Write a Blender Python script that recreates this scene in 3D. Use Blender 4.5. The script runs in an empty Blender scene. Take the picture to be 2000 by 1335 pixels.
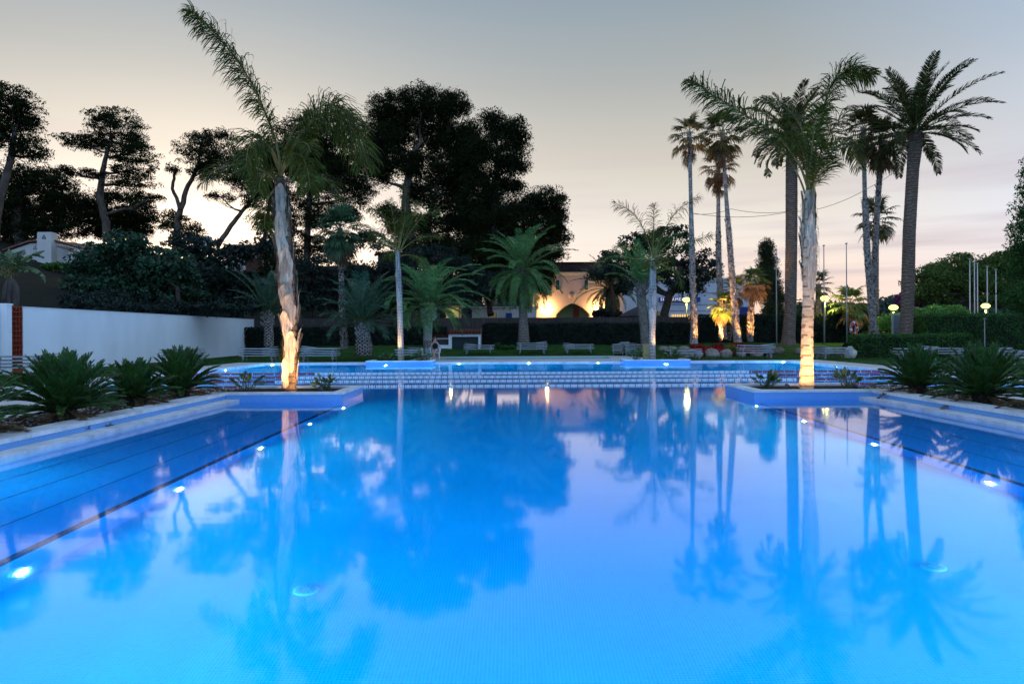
import bpy, math, random
import numpy as np
from mathutils import Vector, Matrix

# ------------------------------------------------------------------ camera
scene = bpy.context.scene
PI = math.pi
F, CX, CY, ROLL = 1333.0, 1003.0, 651.0, 0.0049
CAMZ = 1.5
cd = bpy.data.cameras.new("camera"); cam = bpy.data.objects.new("camera", cd)
scene.collection.objects.link(cam); scene.camera = cam
cd.sensor_width = 36.0; cd.lens = 36.0 * F / 2000.0
cd.shift_x = -3.0 / 2000.0; cd.shift_y = -16.5 / 2000.0
cd.clip_start = 0.05; cd.clip_end = 3000
cam.matrix_world = Matrix.Translation((0, 0, CAMZ)) @ Matrix.Rotation(PI / 2, 4, 'X') @ Matrix.Rotation(-ROLL, 4, 'Z')
scene.render.resolution_x = 1024; scene.render.resolution_y = 683

# ------------------------------------------------------------------ exposure, sky, sun
vs = scene.view_settings
vs.view_transform = 'Standard'; vs.look = 'None'; vs.exposure = 0.22; vs.gamma = 1.0
cy = scene.cycles
cy.use_denoising = True
cy.max_bounces = 8; cy.diffuse_bounces = 3; cy.glossy_bounces = 4; cy.transmission_bounces = 6; cy.transparent_max_bounces = 6
cy.volume_bounces = 1
cy.sample_clamp_indirect = 4.0; cy.sample_clamp_direct = 0.0
cy.caustics_reflective = True; cy.caustics_refractive = True
cy.blur_glossy = 0.5
cy.use_adaptive_sampling = True; cy.adaptive_threshold = 0.02

SUN_EL, SUN_AZ = math.radians(2.0), math.radians(-23.0)      # afterglow behind the pines, left of the middle
w = bpy.data.worlds.new("World"); scene.world = w; w.use_nodes = True
nt = w.node_tree; nt.nodes.clear()
def N(nt, typ, **kw):
    n = nt.nodes.new(typ)
    for k, v in kw.items():
        if k.startswith('i_'): n.inputs[k[2:].replace('_', ' ')].default_value = v
        else: setattr(n, k, v)
    return n
def L(nt, a, b): nt.links.new(a, b)
def math_node(nt, op, a, b=None, clamp=False):
    n = nt.nodes.new('ShaderNodeMath'); n.operation = op; n.use_clamp = clamp
    for i, v in enumerate((a, b)):
        if v is None: continue
        if isinstance(v, (int, float)): n.inputs[i].default_value = v
        else: nt.links.new(v, n.inputs[i])
    return n.outputs[0]
def ramp(nt, fac, stops, interp='LINEAR'):
    r = nt.nodes.new('ShaderNodeValToRGB'); r.color_ramp.interpolation = interp
    e = r.color_ramp.elements
    while len(e) < len(stops): e.new(0.5)
    for i, (p, c) in enumerate(stops):
        e[i].position = p; e[i].color = (*c, 1)
    nt.links.new(fac, r.inputs[0]); return r.outputs[0]
def mixc(nt, blend, fac, a, b):
    n = nt.nodes.new('ShaderNodeMix'); n.data_type = 'RGBA'; n.blend_type = blend
    for s, v in ((n.inputs[0], fac), (n.inputs[6], a), (n.inputs[7], b)):
        if isinstance(v, (int, float)): s.default_value = v
        elif isinstance(v, tuple): s.default_value = (*v, 1)
        else: nt.links.new(v, s)
    return n.outputs[2]
tc = N(nt, 'ShaderNodeTexCoord')
sep = N(nt, 'ShaderNodeSeparateXYZ'); L(nt, tc.outputs['Generated'], sep.inputs[0])
zc = math_node(nt, 'MAXIMUM', sep.outputs[2], 0.0)
# sine of elevation: 26 deg = .44
west = ramp(nt, zc, [(0.0, (.96, .55, .40)), (0.06, (.88, .66, .56)), (0.14, (.75, .66, .58)), (0.24, (.55, .49, .40)),
                     (0.34, (.36, .36, .325)), (0.46, (.215, .275, .315)), (0.66, (.20, .32, .48)), (1.0, (.30, .44, .66))])
east = ramp(nt, zc, [(0.0, (.40, .56, .84)), (0.15, (.47, .76, 1.28)), (0.4, (.42, .66, 1.08)), (1.0, (.30, .44, .66))])
sdir = (math.sin(SUN_AZ), math.cos(SUN_AZ), 0.03)
dp = N(nt, 'ShaderNodeVectorMath', operation='DOT_PRODUCT'); dp.inputs[1].default_value = sdir
L(nt, tc.outputs['Generated'], dp.inputs[0])
wm = math_node(nt, 'MULTIPLY_ADD', dp.outputs['Value'], 1.1); wm.node.inputs[2].default_value = 0.25; wm.node.use_clamp = True
base = mixc(nt, 'MIX', wm, east, west)
# glow of the set sun
g = math_node(nt, 'MAXIMUM', dp.outputs['Value'], 0.0)
g1 = math_node(nt, 'POWER', g, 22.0); g2 = math_node(nt, 'POWER', g, 160.0)
glow = mixc(nt, 'MIX', g1, (0, 0, 0), (.36, .30, .23))
glow2 = mixc(nt, 'MIX', g2, (0, 0, 0), (.6, .48, .26))
c1 = mixc(nt, 'ADD', 1.0, base, glow); c2 = mixc(nt, 'ADD', 1.0, c1, glow2)
# thin streaky cloud low in the sky
mp = N(nt, 'ShaderNodeMapping'); mp.inputs['Scale'].default_value = (2.2, 2.2, 34.0); L(nt, tc.outputs['Generated'], mp.inputs[0])
cn = N(nt, 'ShaderNodeTexNoise'); cn.inputs['Scale'].default_value = 1.0; cn.inputs['Detail'].default_value = 4.0; L(nt, mp.outputs[0], cn.inputs[0])
cf = ramp(nt, cn.outputs[0], [(0.46, (0, 0, 0)), (0.72, (1, 1, 1))])
lowm = ramp(nt, zc, [(0.02, (.2, .2, .2)), (0.09, (1, 1, 1)), (0.17, (.5, .5, .5)), (0.28, (0, 0, 0))])
cm = mixc(nt, 'MULTIPLY', 1.0, cf, lowm)
c3 = mixc(nt, 'MIX', cm, c2, (.47, .37, .42))
sky = N(nt, 'ShaderNodeTexSky', sky_type='NISHITA'); sky.sun_disc = False
sky.sun_elevation = SUN_EL; sky.sun_rotation = SUN_AZ; sky.altitude = 0; sky.air_density = 1.0; sky.dust_density = 1.0; sky.ozone_density = 3.0
bg1 = N(nt, 'ShaderNodeBackground'); bg1.inputs[1].default_value = 0.05; L(nt, sky.outputs[0], bg1.inputs[0])
bg2 = N(nt, 'ShaderNodeBackground'); bg2.inputs[1].default_value = 1.0; L(nt, c3, bg2.inputs[0])
add = N(nt, 'ShaderNodeAddShader'); L(nt, bg1.outputs[0], add.inputs[0]); L(nt, bg2.outputs[0], add.inputs[1])
wo = N(nt, 'ShaderNodeOutputWorld'); L(nt, add.outputs[0], wo.inputs[0])
w.cycles.sampling_method = 'MANUAL'; w.cycles.sample_map_resolution = 512

sl = bpy.data.lights.new("sun", 'SUN'); sl.energy = 0.015; sl.angle = math.radians(20); sl.color = (1.0, .8, .62)
so = bpy.data.objects.new("sun", sl); scene.collection.objects.link(so)
so.rotation_euler = (PI / 2 - math.radians(4), 0, PI - SUN_AZ); so.location = (0, 0, 30)

# ------------------------------------------------------------------ pixel <-> world helpers
def unroll(px, py):
    dx, dy = px - CX, py - CY
    return dx - ROLL * dy, dy + ROLL * dx
def gp(px, py, z=0.05):                  # ground point under a pixel, at height z
    dx, dy = unroll(px, py); Y = F * (CAMZ - z) / dy
    return dx * Y / F, Y
def at(px, py, Y):                       # point at depth Y
    dx, dy = unroll(px, py)
    return Vector((dx * Y / F, Y, CAMZ - dy * Y / F))
def ss(a, b, x):
    t = max(0.0, min(1.0, (x - a) / (b - a))); return t * t * (3 - 2 * t)

# ------------------------------------------------------------------ materials
MATS = {}
def mat(name, col, rough=0.7, var=0.0, scale=5.0, bump=0.0, bscale=None, spec=0.3, metal=0.0, island=0.0, col2=None, trans=0.0, stretch=(1, 1, 1), emit=None, estr=0.0):
    if name in MATS: return MATS[name]
    m = bpy.data.materials.new(name); m.use_nodes = True; t = m.node_tree
    p = t.nodes['Principled BSDF']; out = t.nodes['Material Output']
    p.inputs['Roughness'].default_value = rough; p.inputs['Metallic'].default_value = metal
    p.inputs['Specular IOR Level'].default_value = spec
    tcn = N(t, 'ShaderNodeTexCoord'); mpn = N(t, 'ShaderNodeMapping'); mpn.inputs['Scale'].default_value = stretch
    L(t, tcn.outputs['Object'], mpn.inputs[0])
    csock = None
    if var > 0 or col2 is not None:
        nz = N(t, 'ShaderNodeTexNoise'); nz.inputs['Scale'].default_value = scale; nz.inputs['Detail'].default_value = 6.0
        nz.inputs['Roughness'].default_value = 0.65
        L(t, mpn.outputs[0], nz.inputs[0])
        a = tuple(max(0, c * (1 - var)) for c in col); b = col2 if col2 is not None else tuple(min(1, c * (1 + var)) for c in col)
        csock = ramp(t, nz.outputs[0], [(0.32, a), (0.68, b)])
    if island > 0:
        ge = N(t, 'ShaderNodeNewGeometry')
        f = math_node(t, 'MULTIPLY_ADD', ge.outputs['Random Per Island'], 2 * island); f.node.inputs[2].default_value = 1 - island
        cc = N(t, 'ShaderNodeVectorMath', operation='SCALE')
        if csock is None: cc.inputs[0].default_value = col
        else: L(t, csock, cc.inputs[0])
        L(t, f, cc.inputs['Scale']); csock = cc.outputs[0]
    if csock is None: p.inputs['Base Color'].default_value = (*col, 1)
    else: L(t, csock, p.inputs['Base Color'])
    if bump > 0:
        nb = N(t, 'ShaderNodeTexNoise'); nb.inputs['Scale'].default_value = bscale or scale * 4; nb.inputs['Detail'].default_value = 5.0
        L(t, mpn.outputs[0], nb.inputs[0])
        bp = N(t, 'ShaderNodeBump'); bp.inputs['Strength'].default_value = 1.0; bp.inputs['Distance'].default_value = bump
        L(t, nb.outputs[0], bp.inputs['Height']); L(t, bp.outputs[0], p.inputs['Normal'])
    if emit is not None:
        p.inputs['Emission Color'].default_value = (*emit, 1); p.inputs['Emission Strength'].default_value = estr
    if trans > 0:
        tr = N(t, 'ShaderNodeBsdfTranslucent'); mx = N(t, 'ShaderNodeMixShader'); mx.inputs[0].default_value = trans
        if csock is None: tr.inputs[0].default_value = (*col, 1)
        else: L(t, csock, tr.inputs[0])
        L(t, p.outputs[0], mx.inputs[1]); L(t, tr.outputs[0], mx.inputs[2]); L(t, mx.outputs[0], out.inputs[0])
    MATS[name] = m; return m

def tile_mat(name, axes, c1, c2, grout, size=0.025, rough=0.25, mortar=0.09, offset=0.0):
    if name in MATS: return MATS[name]
    m = bpy.data.materials.new(name); m.use_nodes = True; t = m.node_tree; p = t.nodes['Principled BSDF']
    g = N(t, 'ShaderNodeNewGeometry'); s = N(t, 'ShaderNodeSeparateXYZ'); L(t, g.outputs['Position'], s.inputs[0])
    c = N(t, 'ShaderNodeCombineXYZ'); L(t, s.outputs['XYZ'.index(axes[0])], c.inputs[0]); L(t, s.outputs['XYZ'.index(axes[1])], c.inputs[1])
    b = N(t, 'ShaderNodeTexBrick'); b.offset = offset; b.squash = 1.0
    b.inputs['Scale'].default_value = 1.0; b.inputs['Brick Width'].default_value = size; b.inputs['Row Height'].default_value = size
    b.inputs['Mortar Size'].default_value = size * mortar; b.inputs['Mortar Smooth'].default_value = 0.2
    b.inputs['Color1'].default_value = (*c1, 1); b.inputs['Color2'].default_value = (*c2, 1); b.inputs['Mortar'].default_value = (*grout, 1)
    L(t, c.outputs[0], b.inputs['Vector'])
    nz = N(t, 'ShaderNodeTexNoise'); nz.inputs['Scale'].default_value = 0.7; nz.inputs['Detail'].default_value = 3; L(t, c.outputs[0], nz.inputs[0])
    k = ramp(t, nz.outputs[0], [(0.3, (.88, .88, .88)), (0.7, (1, 1, 1))])
    L(t, mixc(t, 'MULTIPLY', 1.0, b.outputs[0], k), p.inputs['Base Color'])
    p.inputs['Roughness'].default_value = rough
    MATS[name] = m; return m

def emis(name, col, s):
    if name in MATS: return MATS[name]
    m = bpy.data.materials.new(name); m.use_nodes = True; t = m.node_tree; t.nodes.clear()
    e = N(t, 'ShaderNodeEmission'); e.inputs[0].default_value = (*col, 1); e.inputs[1].default_value = s
    o = N(t, 'ShaderNodeOutputMaterial'); L(t, e.outputs[0], o.inputs[0]); MATS[name] = m; return m

# foliage
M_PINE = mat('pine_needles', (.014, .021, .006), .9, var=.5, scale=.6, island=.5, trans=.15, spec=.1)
M_PINE2 = mat('umbrella_pine_needles', (.085, .135, .034), .9, var=.5, scale=.8, island=.5, trans=.15, spec=.1)
M_BUSH = mat('bush_leaves', (.018, .068, .028), .5, var=.5, scale=.9, island=.5, trans=.2, spec=.5)
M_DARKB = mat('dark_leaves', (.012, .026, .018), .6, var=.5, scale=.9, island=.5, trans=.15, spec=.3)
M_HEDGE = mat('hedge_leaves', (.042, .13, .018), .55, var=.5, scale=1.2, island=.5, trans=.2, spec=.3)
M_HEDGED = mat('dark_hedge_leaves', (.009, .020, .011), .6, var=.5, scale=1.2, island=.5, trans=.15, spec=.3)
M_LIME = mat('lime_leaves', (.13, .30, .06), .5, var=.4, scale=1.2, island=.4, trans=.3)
M_CONI = mat('conifer_leaves', (.032, .10, .018), .6, var=.5, scale=1.2, island=.5, trans=.2)
M_QUEEN = mat('queen_palm_leaflets', (.062, .075, .004), .55, var=.4, scale=2, island=.4, trans=.3)
M_DATE = mat('date_palm_leaflets', (.095, .22, .060), .5, var=.4, scale=1.5, island=.4, trans=.25, spec=.4)  # street lamp light on the fronds is put into this lighter green
M_DATED = mat('grey_palm_leaflets', (.045, .10, .060), .5, var=.4, scale=1.5, island=.4, trans=.2, spec=.4)
M_DATEO = mat('olive_palm_leaflets', (.055, .058, .012), .6, var=.4, scale=1.5, island=.4, trans=.2)
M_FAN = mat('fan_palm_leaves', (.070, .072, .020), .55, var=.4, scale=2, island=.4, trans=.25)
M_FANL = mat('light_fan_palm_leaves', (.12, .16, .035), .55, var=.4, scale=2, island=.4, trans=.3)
M_DRY = mat('dry_palm_leaves', (.16, .095, .045), .8, var=.4, scale=2, island=.4, trans=.2)
M_CYCAD = mat('cycad_leaflets', (.040, .105, .016), .42, var=.35, scale=3, island=.35, trans=.2, spec=.5)
M_STREL = mat('strelitzia_leaves', (.040, .085, .022), .4, var=.4, scale=5, island=.3, trans=.15, spec=.5)
M_BANANA = mat('banana_leaves', (.10, .17, .075), .45, var=.3, scale=2, island=.25, trans=.25, spec=.5)
M_RED = mat('red_flowers', (.45, .012, .02), .7, var=.5, scale=4, island=.5, trans=.2)
M_GRASS = mat('lawn_grass', (.024, .072, .012), .9, var=.45, scale=1.6, bump=.02, bscale=60, spec=.1)
M_BLADE = mat('grass_blades', (.032, .088, .014), .8, var=.4, scale=1.6, island=.4, trans=.2, spec=.1)
M_EARTH = mat('dry_earth', (.024, .018, .017), .95, col2=(.008, .015, .006), scale=.9, bump=.08, bscale=5, spec=.1)
# bark and stone
M_BARK = mat('pine_bark', (.095, .080, .070), .95, var=.5, scale=3, bump=.04, bscale=9, stretch=(1, 1, .35), spec=.1)
M_BARKD = mat('dark_bark', (.055, .042, .034), .95, var=.5, scale=5, bump=.03, bscale=16, spec=.1)
M_SCAR = mat('pale_leaf_scars', (.42, .38, .35), .9, var=.4, scale=9, spec=.1)
M_GREYT = mat('grey_palm_trunk', (.20, .175, .15), .95, var=.5, scale=6, bump=.02, bscale=22, stretch=(1, 1, 2.5), spec=.1)
M_SHEATH = mat('palm_sheath', (.50, .40, .30), .75, var=.5, scale=5, island=.3, bump=.012, bscale=26, stretch=(4, 4, .45), spec=.2)
M_SHEATHG = mat('grey_palm_sheath', (.36, .32, .29), .8, var=.45, scale=5, bump=.012, bscale=26, stretch=(4, 4, .45), spec=.2)
M_QTRUNK = mat('ringed_palm_trunk', (.55, .43, .30), .8, var=.3, scale=4, bump=.008, bscale=24, stretch=(1, 1, 3), spec=.2)
M_RINGD = mat('palm_ring_scar', (.24, .17, .115), .9, var=.5, scale=10, spec=.1)
M_ROCK = mat('boulder_stone', (.26, .23, .19), .9, var=.45, scale=2.2, bump=.05, bscale=6, spec=.15)
M_SOIL = mat('soil', (.050, .034, .024), .95, var=.5, scale=8, bump=.03, bscale=30, spec=.1)
M_PEB = mat('pebble_stone', (.30, .25, .21), .85, island=.6, spec=.2)
M_STONE = mat('coping_stone', (.66, .67, .69), .6, var=.24, scale=3, bump=.002, bscale=60)
M_WHITE = mat('white_render', (.85, .89, .92), .85, var=.07, scale=.5, bump=.004, bscale=18, spec=.2, stretch=(1, 1, .4))
M_HWHITE = mat('house_render', (.60, .60, .58), .9, var=.08, scale=1.2, bump=.004, bscale=12, spec=.2)
M_CLAY = mat('clay_brick', (.30, .060, .030), .85, var=.3, scale=12, spec=.15)
M_TILE = mat('roof_clay', (.17, .095, .075), .85, var=.4, scale=3, island=.3, spec=.15)
M_TILEB = mat('bright_roof_clay', (.36, .13, .085), .85, var=.35, scale=6, spec=.15)
M_PINK = mat('pink_render', (.62, .43, .37), .9, var=.08, scale=1.0, spec=.15)
M_ALU = mat('pale_aluminium', (.36, .39, .42), .65, var=.08, scale=6, spec=.12)
M_SLING = mat('sling_cloth', (.20, .23, .26), .9, var=.1, scale=10, spec=.0)
M_RUB = mat('grey_plastic', (.20, .22, .25), .5)
M_POLE = mat('white_pole', (.46, .47, .50), .45, spec=.5)
M_DARKM = mat('dark_metal', (.04, .045, .05), .45, spec=.5)
M_GREYM = mat('grey_green_paint', (.17, .20, .21), .55, var=.1, scale=3)
M_DGREEN = mat('dark_shutter_and_shade', (.02, .04, .045), .6)
M_REED = mat('reed_screen', (.075, .060, .055), .9, var=.5, scale=2.0, bump=.02, bscale=40, stretch=(14, 14, .6), spec=.1)
M_PLAST = mat('white_plastic', (.72, .74, .78), .4)
M_ORANGE = mat('orange_plastic', (.60, .07, .025), .45)
M_GLASSD = mat('dark_glass', (.03, .04, .05), .15, spec=.6)
M_BLUE = mat('sign_blue', (.015, .05, .26), .5)
M_WOOD = mat('timber', (.20, .13, .07), .7, var=.3, scale=4, stretch=(1, 1, .2))

# ------------------------------------------------------------------ mesh builder
class MB:
    def __init__(s): s.v = []; s.f = []; s.n = 0
    def add(s, verts, faces, m=0, smooth=False):
        verts = np.asarray(verts, dtype=np.float64).reshape(-1, 3)
        faces = np.asarray(faces, dtype=np.int64)
        s.v.append(verts); s.f.append((faces + s.n, m, smooth)); s.n += len(verts)
    def box(s, c, d, m=0, rz=0.0, taper=1.0):
        x, y, z = (q / 2 for q in d)
        v = np.array([[-x, -y, -z], [x, -y, -z], [x, y, -z], [-x, y, -z], [-x * taper, -y * taper, z], [x * taper, -y * taper, z], [x * taper, y * taper, z], [-x * taper, y * taper, z]])
        if rz:
            cz, sz = math.cos(rz), math.sin(rz); v = v @ np.array([[cz, sz, 0], [-sz, cz, 0], [0, 0, 1]])
        s.add(v + np.array(c), [[0, 3, 2, 1], [4, 5, 6, 7], [0, 1, 5, 4], [1, 2, 6, 5], [2, 3, 7, 6], [3, 0, 4, 7]], m)
    def box2(s, x0, x1, y0, y1, z0, z1, m=0):
        s.box(((x0 + x1) / 2, (y0 + y1) / 2, (z0 + z1) / 2), (x1 - x0, y1 - y0, z1 - z0), m)
    def tube(s, pts, rad, n=8, m=0, smooth=True, cap=True, flat=1.0):
        P = np.asarray([tuple(p) for p in pts], dtype=float); k = len(P)
        R = np.full(k, rad, float) if np.isscalar(rad) else np.asarray(rad, float)
        T = np.gradient(P, axis=0); T /= np.linalg.norm(T, axis=1)[:, None] + 1e-9
        ref = np.array([1.0, 0, 0]) if abs(T[0][2]) > .8 else np.array([0, 0, 1.0])
        rings = []
        for i in range(k):
            a = ref - T[i] * ref.dot(T[i]); a /= np.linalg.norm(a) + 1e-9; b = np.cross(T[i], a); ref = a
            th = np.arange(n) * 2 * PI / n
            rings.append(P[i] + R[i] * (np.cos(th)[:, None] * a + np.sin(th)[:, None] * b * flat))
        V = np.concatenate(rings)
        i, j = np.meshgrid(np.arange(k - 1), np.arange(n), indexing='ij'); i = i.ravel(); j = j.ravel(); j2 = (j + 1) % n
        base = s.n
        s.add(V, np.stack([i * n + j, i * n + j2, (i + 1) * n + j2, (i + 1) * n + j], 1), m, smooth)
        if cap:
            s.f.append((np.array([list(range(n))[::-1]]) + base, m, False)); s.f.append((np.array([list(range((k - 1) * n, k * n))]) + base, m, False))
    def lathe(s, prof, c=(0, 0, 0), n=16, m=0, smooth=True):
        P = np.array(prof, float); k = len(P); th = np.arange(n) * 2 * PI / n
        V = np.stack([P[:, 0][:, None] * np.cos(th), P[:, 0][:, None] * np.sin(th), np.repeat(P[:, 1][:, None], n, 1)], 2).reshape(-1, 3) + np.array(c)
        i, j = np.meshgrid(np.arange(k - 1), np.arange(n), indexing='ij'); i = i.ravel(); j = j.ravel(); j2 = (j + 1) % n
        s.add(V, np.stack([i * n + j, i * n + j2, (i + 1) * n + j2, (i + 1) * n + j], 1), m, smooth)
    def ball(s, c, r, m=0, nu=12, nv=8):
        r = np.array(r if hasattr(r, '__len__') else (r, r, r), float)
        ph = np.linspace(-PI / 2, PI / 2, nv); th = np.arange(nu) * 2 * PI / nu
        V = np.stack([np.cos(ph)[:, None] * np.cos(th), np.cos(ph)[:, None] * np.sin(th), np.repeat(np.sin(ph)[:, None], nu, 1)], 2).reshape(-1, 3) * r + np.array(c)
        i, j = np.meshgrid(np.arange(nv - 1), np.arange(nu), indexing='ij'); i = i.ravel(); j = j.ravel(); j2 = (j + 1) % nu
        s.add(V, np.stack([i * nu + j, i * nu + j2, (i + 1) * nu + j2, (i + 1) * nu + j], 1), m, True)
    def poly(s, pts, z0, z1, m=0):           # prism from a 2D outline (ccw)
        k = len(pts); V = [(x, y, z0) for x, y in pts] + [(x, y, z1) for x, y in pts]; b = s.n
        s.add(V, [[i, (i + 1) % k, k + (i + 1) % k, k + i] for i in range(k)], m)
        s.f.append((np.array([list(range(k, 2 * k))]) + b, m, False)); s.f.append((np.array([list(range(k))[::-1]]) + b, m, False))
    def build(s, name, mats, parent=None, loc=None):
        me = bpy.data.meshes.new(name)
        V = np.concatenate(s.v) if s.v else np.zeros((0, 3))
        if loc is not None: V = V - np.array(loc)
        loops, starts, tot, mi, sm = [], [], [], [], []; k = 0
        for f, m, smt in s.f:
            nf, nk = f.shape; loops.append(f.ravel()); starts.append(k + np.arange(nf) * nk); k += nf * nk
            mi.append(np.full(nf, m)); sm.append(np.full(nf, smt))
        me.vertices.add(len(V)); me.vertices.foreach_set('co', V.astype(np.float32).ravel())
        lo = np.concatenate(loops).astype(np.int32); st = np.concatenate(starts).astype(np.int32)
        me.loops.add(len(lo)); me.loops.foreach_set('vertex_index', lo)
        me.polygons.add(len(st)); me.polygons.foreach_set('loop_start', st)
        me.update(calc_edges=True)
        me.polygons.foreach_set('material_index', np.concatenate(mi).astype(np.int32))
        me.polygons.foreach_set('use_smooth', np.concatenate(sm).astype(bool))
        for q in (mats if isinstance(mats, (list, tuple)) else [mats]): me.materials.append(q)
        me.validate(); me.update()
        o = bpy.data.objects.new(name, me); scene.collection.objects.link(o)
        if parent is not None: o.parent = parent
        if loc is not None: o.location = loc
        return o

def tag(o, label, cat, group=None, kind=None):
    o['label'] = label
    if cat: o['category'] = cat
    if group: o['group'] = group
    if kind: o['kind'] = kind
    return o
def thing(name, label, cat, loc=(0, 0, 0), rz=0.0, group=None):
    o = bpy.data.objects.new(name, None); scene.collection.objects.link(o); o.empty_display_size = .1
    o.location = loc; o.rotation_euler = (0, 0, rz); return tag(o, label, cat, group)
def struct(o, label=None, kind='structure'):
    o['kind'] = kind
    if label: o['label'] = label; o['category'] = o.name.split('.')[0].replace('_', ' ')
    return o
def dup(root, loc=None, rz=None, label=None, group=None):
    def rec(o, par):
        c = o.copy(); scene.collection.objects.link(c)
        if par is not None: c.parent = par
        for ch in o.children: rec(ch, c)
        return c
    r = rec(root, None)
    if loc is not None: r.location = loc
    if rz is not None: r.rotation_euler = (0, 0, rz)
    if label: r['label'] = label
    if group: r['group'] = group
    return r
def light(typ, loc, energy, col, size=.1, rot=None, to=None, spot=None, parent=None, blend=.6):
    l = bpy.data.lights.new('lamp_light', typ); l.energy = energy; l.color = col
    if typ == 'AREA': l.shape = 'DISK'; l.size = size
    else: l.shadow_soft_size = size
    if typ == 'SPOT': l.spot_size = spot; l.spot_blend = blend
    o = bpy.data.objects.new('lamp_light', l); scene.collection.objects.link(o); o.location = loc
    if to is not None: o.rotation_euler = (Vector(to) - Vector(loc)).to_track_quat('-Z', 'Y').to_euler()
    return o

# ================================================================== SETTING
PXL, PXR, PY0, PYE = -6.47, 8.05, -0.8, 15.3      # near pool
EL, ER, PYB = -3.85, 5.39, 17.4                   # planter ends, planter back edge
LXL, LXR, LYF = -12.5, 14.0, 34.5                 # lane pool
ZC = 0.20; ZD = 0.05
DEPTH = 1.35; LDEPTH = 1.6

T_FLOOR = tile_mat('mosaic_floor', 'XY', (.003, .52, .72), (.002, .45, .66), (.03, .68, .84))
T_WX = tile_mat('mosaic_wall_side', 'YZ', (.10, .37, .82), (.07, .31, .76), (.34, .56, .85))
T_WY = tile_mat('mosaic_wall_front', 'XZ', (.10, .37, .82), (.07, .31, .76), (.34, .56, .85))
T_NAVY = tile_mat('mosaic_navy', 'XY', (.010, .014, .07), (.012, .018, .10), (.03, .04, .10))
T_AQUA = tile_mat('mosaic_aqua', 'XY', (.20, .62, .68), (.16, .55, .62), (.5, .7, .72))

# basin floor and walls
b = MB()
b.box2(EL - .02, ER + .02, PY0 - .3, PYB + .4, -DEPTH - .3, -DEPTH)
b.box2(LXL - .4, LXR + .4, PYB + .4, LYF + .4, -LDEPTH - .3, -LDEPTH)
b.add([[EL - .02, PYB + .4, -DEPTH], [ER + .02, PYB + .4, -DEPTH], [ER + .02, PYB + .4, -LDEPTH], [EL - .02, PYB + .4, -LDEPTH]], [[0, 1, 2, 3]])
struct(b.build('pool_floor', T_FLOOR), 'pale blue mosaic floor under the pool water')
b = MB()   # walls facing X
b.box2(PXL - .38, PXL, PY0 - .4, PYE, -2, ZC - .03); b.box2(PXR, PXR + .38, PY0 - .4, PYE, -2, ZC - .03)
b.box2(LXL - .4, LXL, PYB - .4, LYF + .4, -2, ZD - .03); b.box2(LXR, LXR + .4, PYB - .4, LYF + .4, -2, ZD - .03)
struct(b.build('pool_side_wall', T_WX), 'blue mosaic side walls of the pool')
b = MB()
b.box2(PXL, PXR, PY0 - .4, PY0, -2, ZD - .03)
b.box2(LXL, LXR, LYF, LYF + .4, -2, ZD - .03)
b.box2(LXL, PXL - .38, PYB - .3, PYB, -2, ZD - .03); b.box2(PXR + .38, LXR, PYB - .3, PYB, -2, ZD - .03)
struct(b.build('pool_end_wall', T_WY), 'blue mosaic end walls of the pool')

# submerged steps along both sides of the near pool, navy edge tiles
STEPX = [(.32, .22), (.92, .36), (1.45, .50), (2.02, .64), (2.62, .80)]
for side, X0 in ((1, PXL), (-1, PXR)):
    b = MB()
    for (a, d0), (c, d1) in zip(STEPX[:-1], STEPX[1:]):      # gently sloping treads, a thin dark joint between them
        q = [(X0 + side * a, PY0, -d0), (X0 + side * c, PY0, -d1), (X0 + side * c, PYE, -d1), (X0 + side * a, PYE, -d0)]
        b.add(q, [[0, 1, 2, 3] if side > 0 else [3, 2, 1, 0]])
        wd = .015 if c < 2.5 else .085; k = (d1 - d0) / (c - a)
        q = [(X0 + side * (c - wd), PY0, -d1 + wd * k + .004), (X0 + side * c, PY0, -d1 + .004), (X0 + side * c, PYE - .01, -d1 + .004), (X0 + side * (c - wd), PYE - .01, -d1 + wd * k + .004)]
        b.add(q, [[0, 1, 2, 3] if side > 0 else [3, 2, 1, 0]], 1)
    xe = X0 + side * 2.62
    q = [(xe, PY0, -.80), (xe, PYE, -.80), (xe, PYE, -DEPTH - .2), (xe, PY0, -DEPTH - .2)]; b.add(q, [[0, 1, 2, 3]])
    struct(b.build('pool_step', [tile_mat('mosaic_step', 'XY', (.005, .34, .76), (.004, .29, .70), (.04, .48, .84)), T_NAVY]), 'broad submerged steps with navy edges on the %s side of the pool' % ('left' if side > 0 else 'right'))
    b = MB()
    xa, xb = sorted((X0, X0 + side * .32)); b.box2(xa, xb, PY0, PYE, -1.9, .055)
    struct(b.build('pool_ledge', M_STONE), 'pale stone ledge just above the water on the %s side' % ('left' if side > 0 else 'right'))

# water : closed body with absorbing volume
wm_ = bpy.data.materials.new('pool_water'); wm_.use_nodes = True; t = wm_.node_tree; p = t.nodes['Principled BSDF']
p.inputs['Base Color'].default_value = (1, 1, 1, 1); p.inputs['Transmission Weight'].default_value = 1.0
p.inputs['IOR'].default_value = 1.333; p.inputs['Roughness'].default_value = 0.046
tcn = N(t, 'ShaderNodeTexCoord'); mpn = N(t, 'ShaderNodeMapping'); mpn.inputs['Scale'].default_value = (.9, 2.2, 1); L(t, tcn.outputs['Object'], mpn.inputs[0])
nz = N(t, 'ShaderNodeTexNoise'); nz.inputs['Scale'].default_value = 1.2; nz.inputs['Detail'].default_value = 3; L(t, mpn.outputs[0], nz.inputs[0])
bp = N(t, 'ShaderNodeBump'); bp.inputs['Strength'].default_value = 1.0; bp.inputs['Distance'].default_value = 0.0006
L(t, nz.outputs[0], bp.inputs['Height']); L(t, bp.outputs[0], p.inputs['Normal'])
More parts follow.
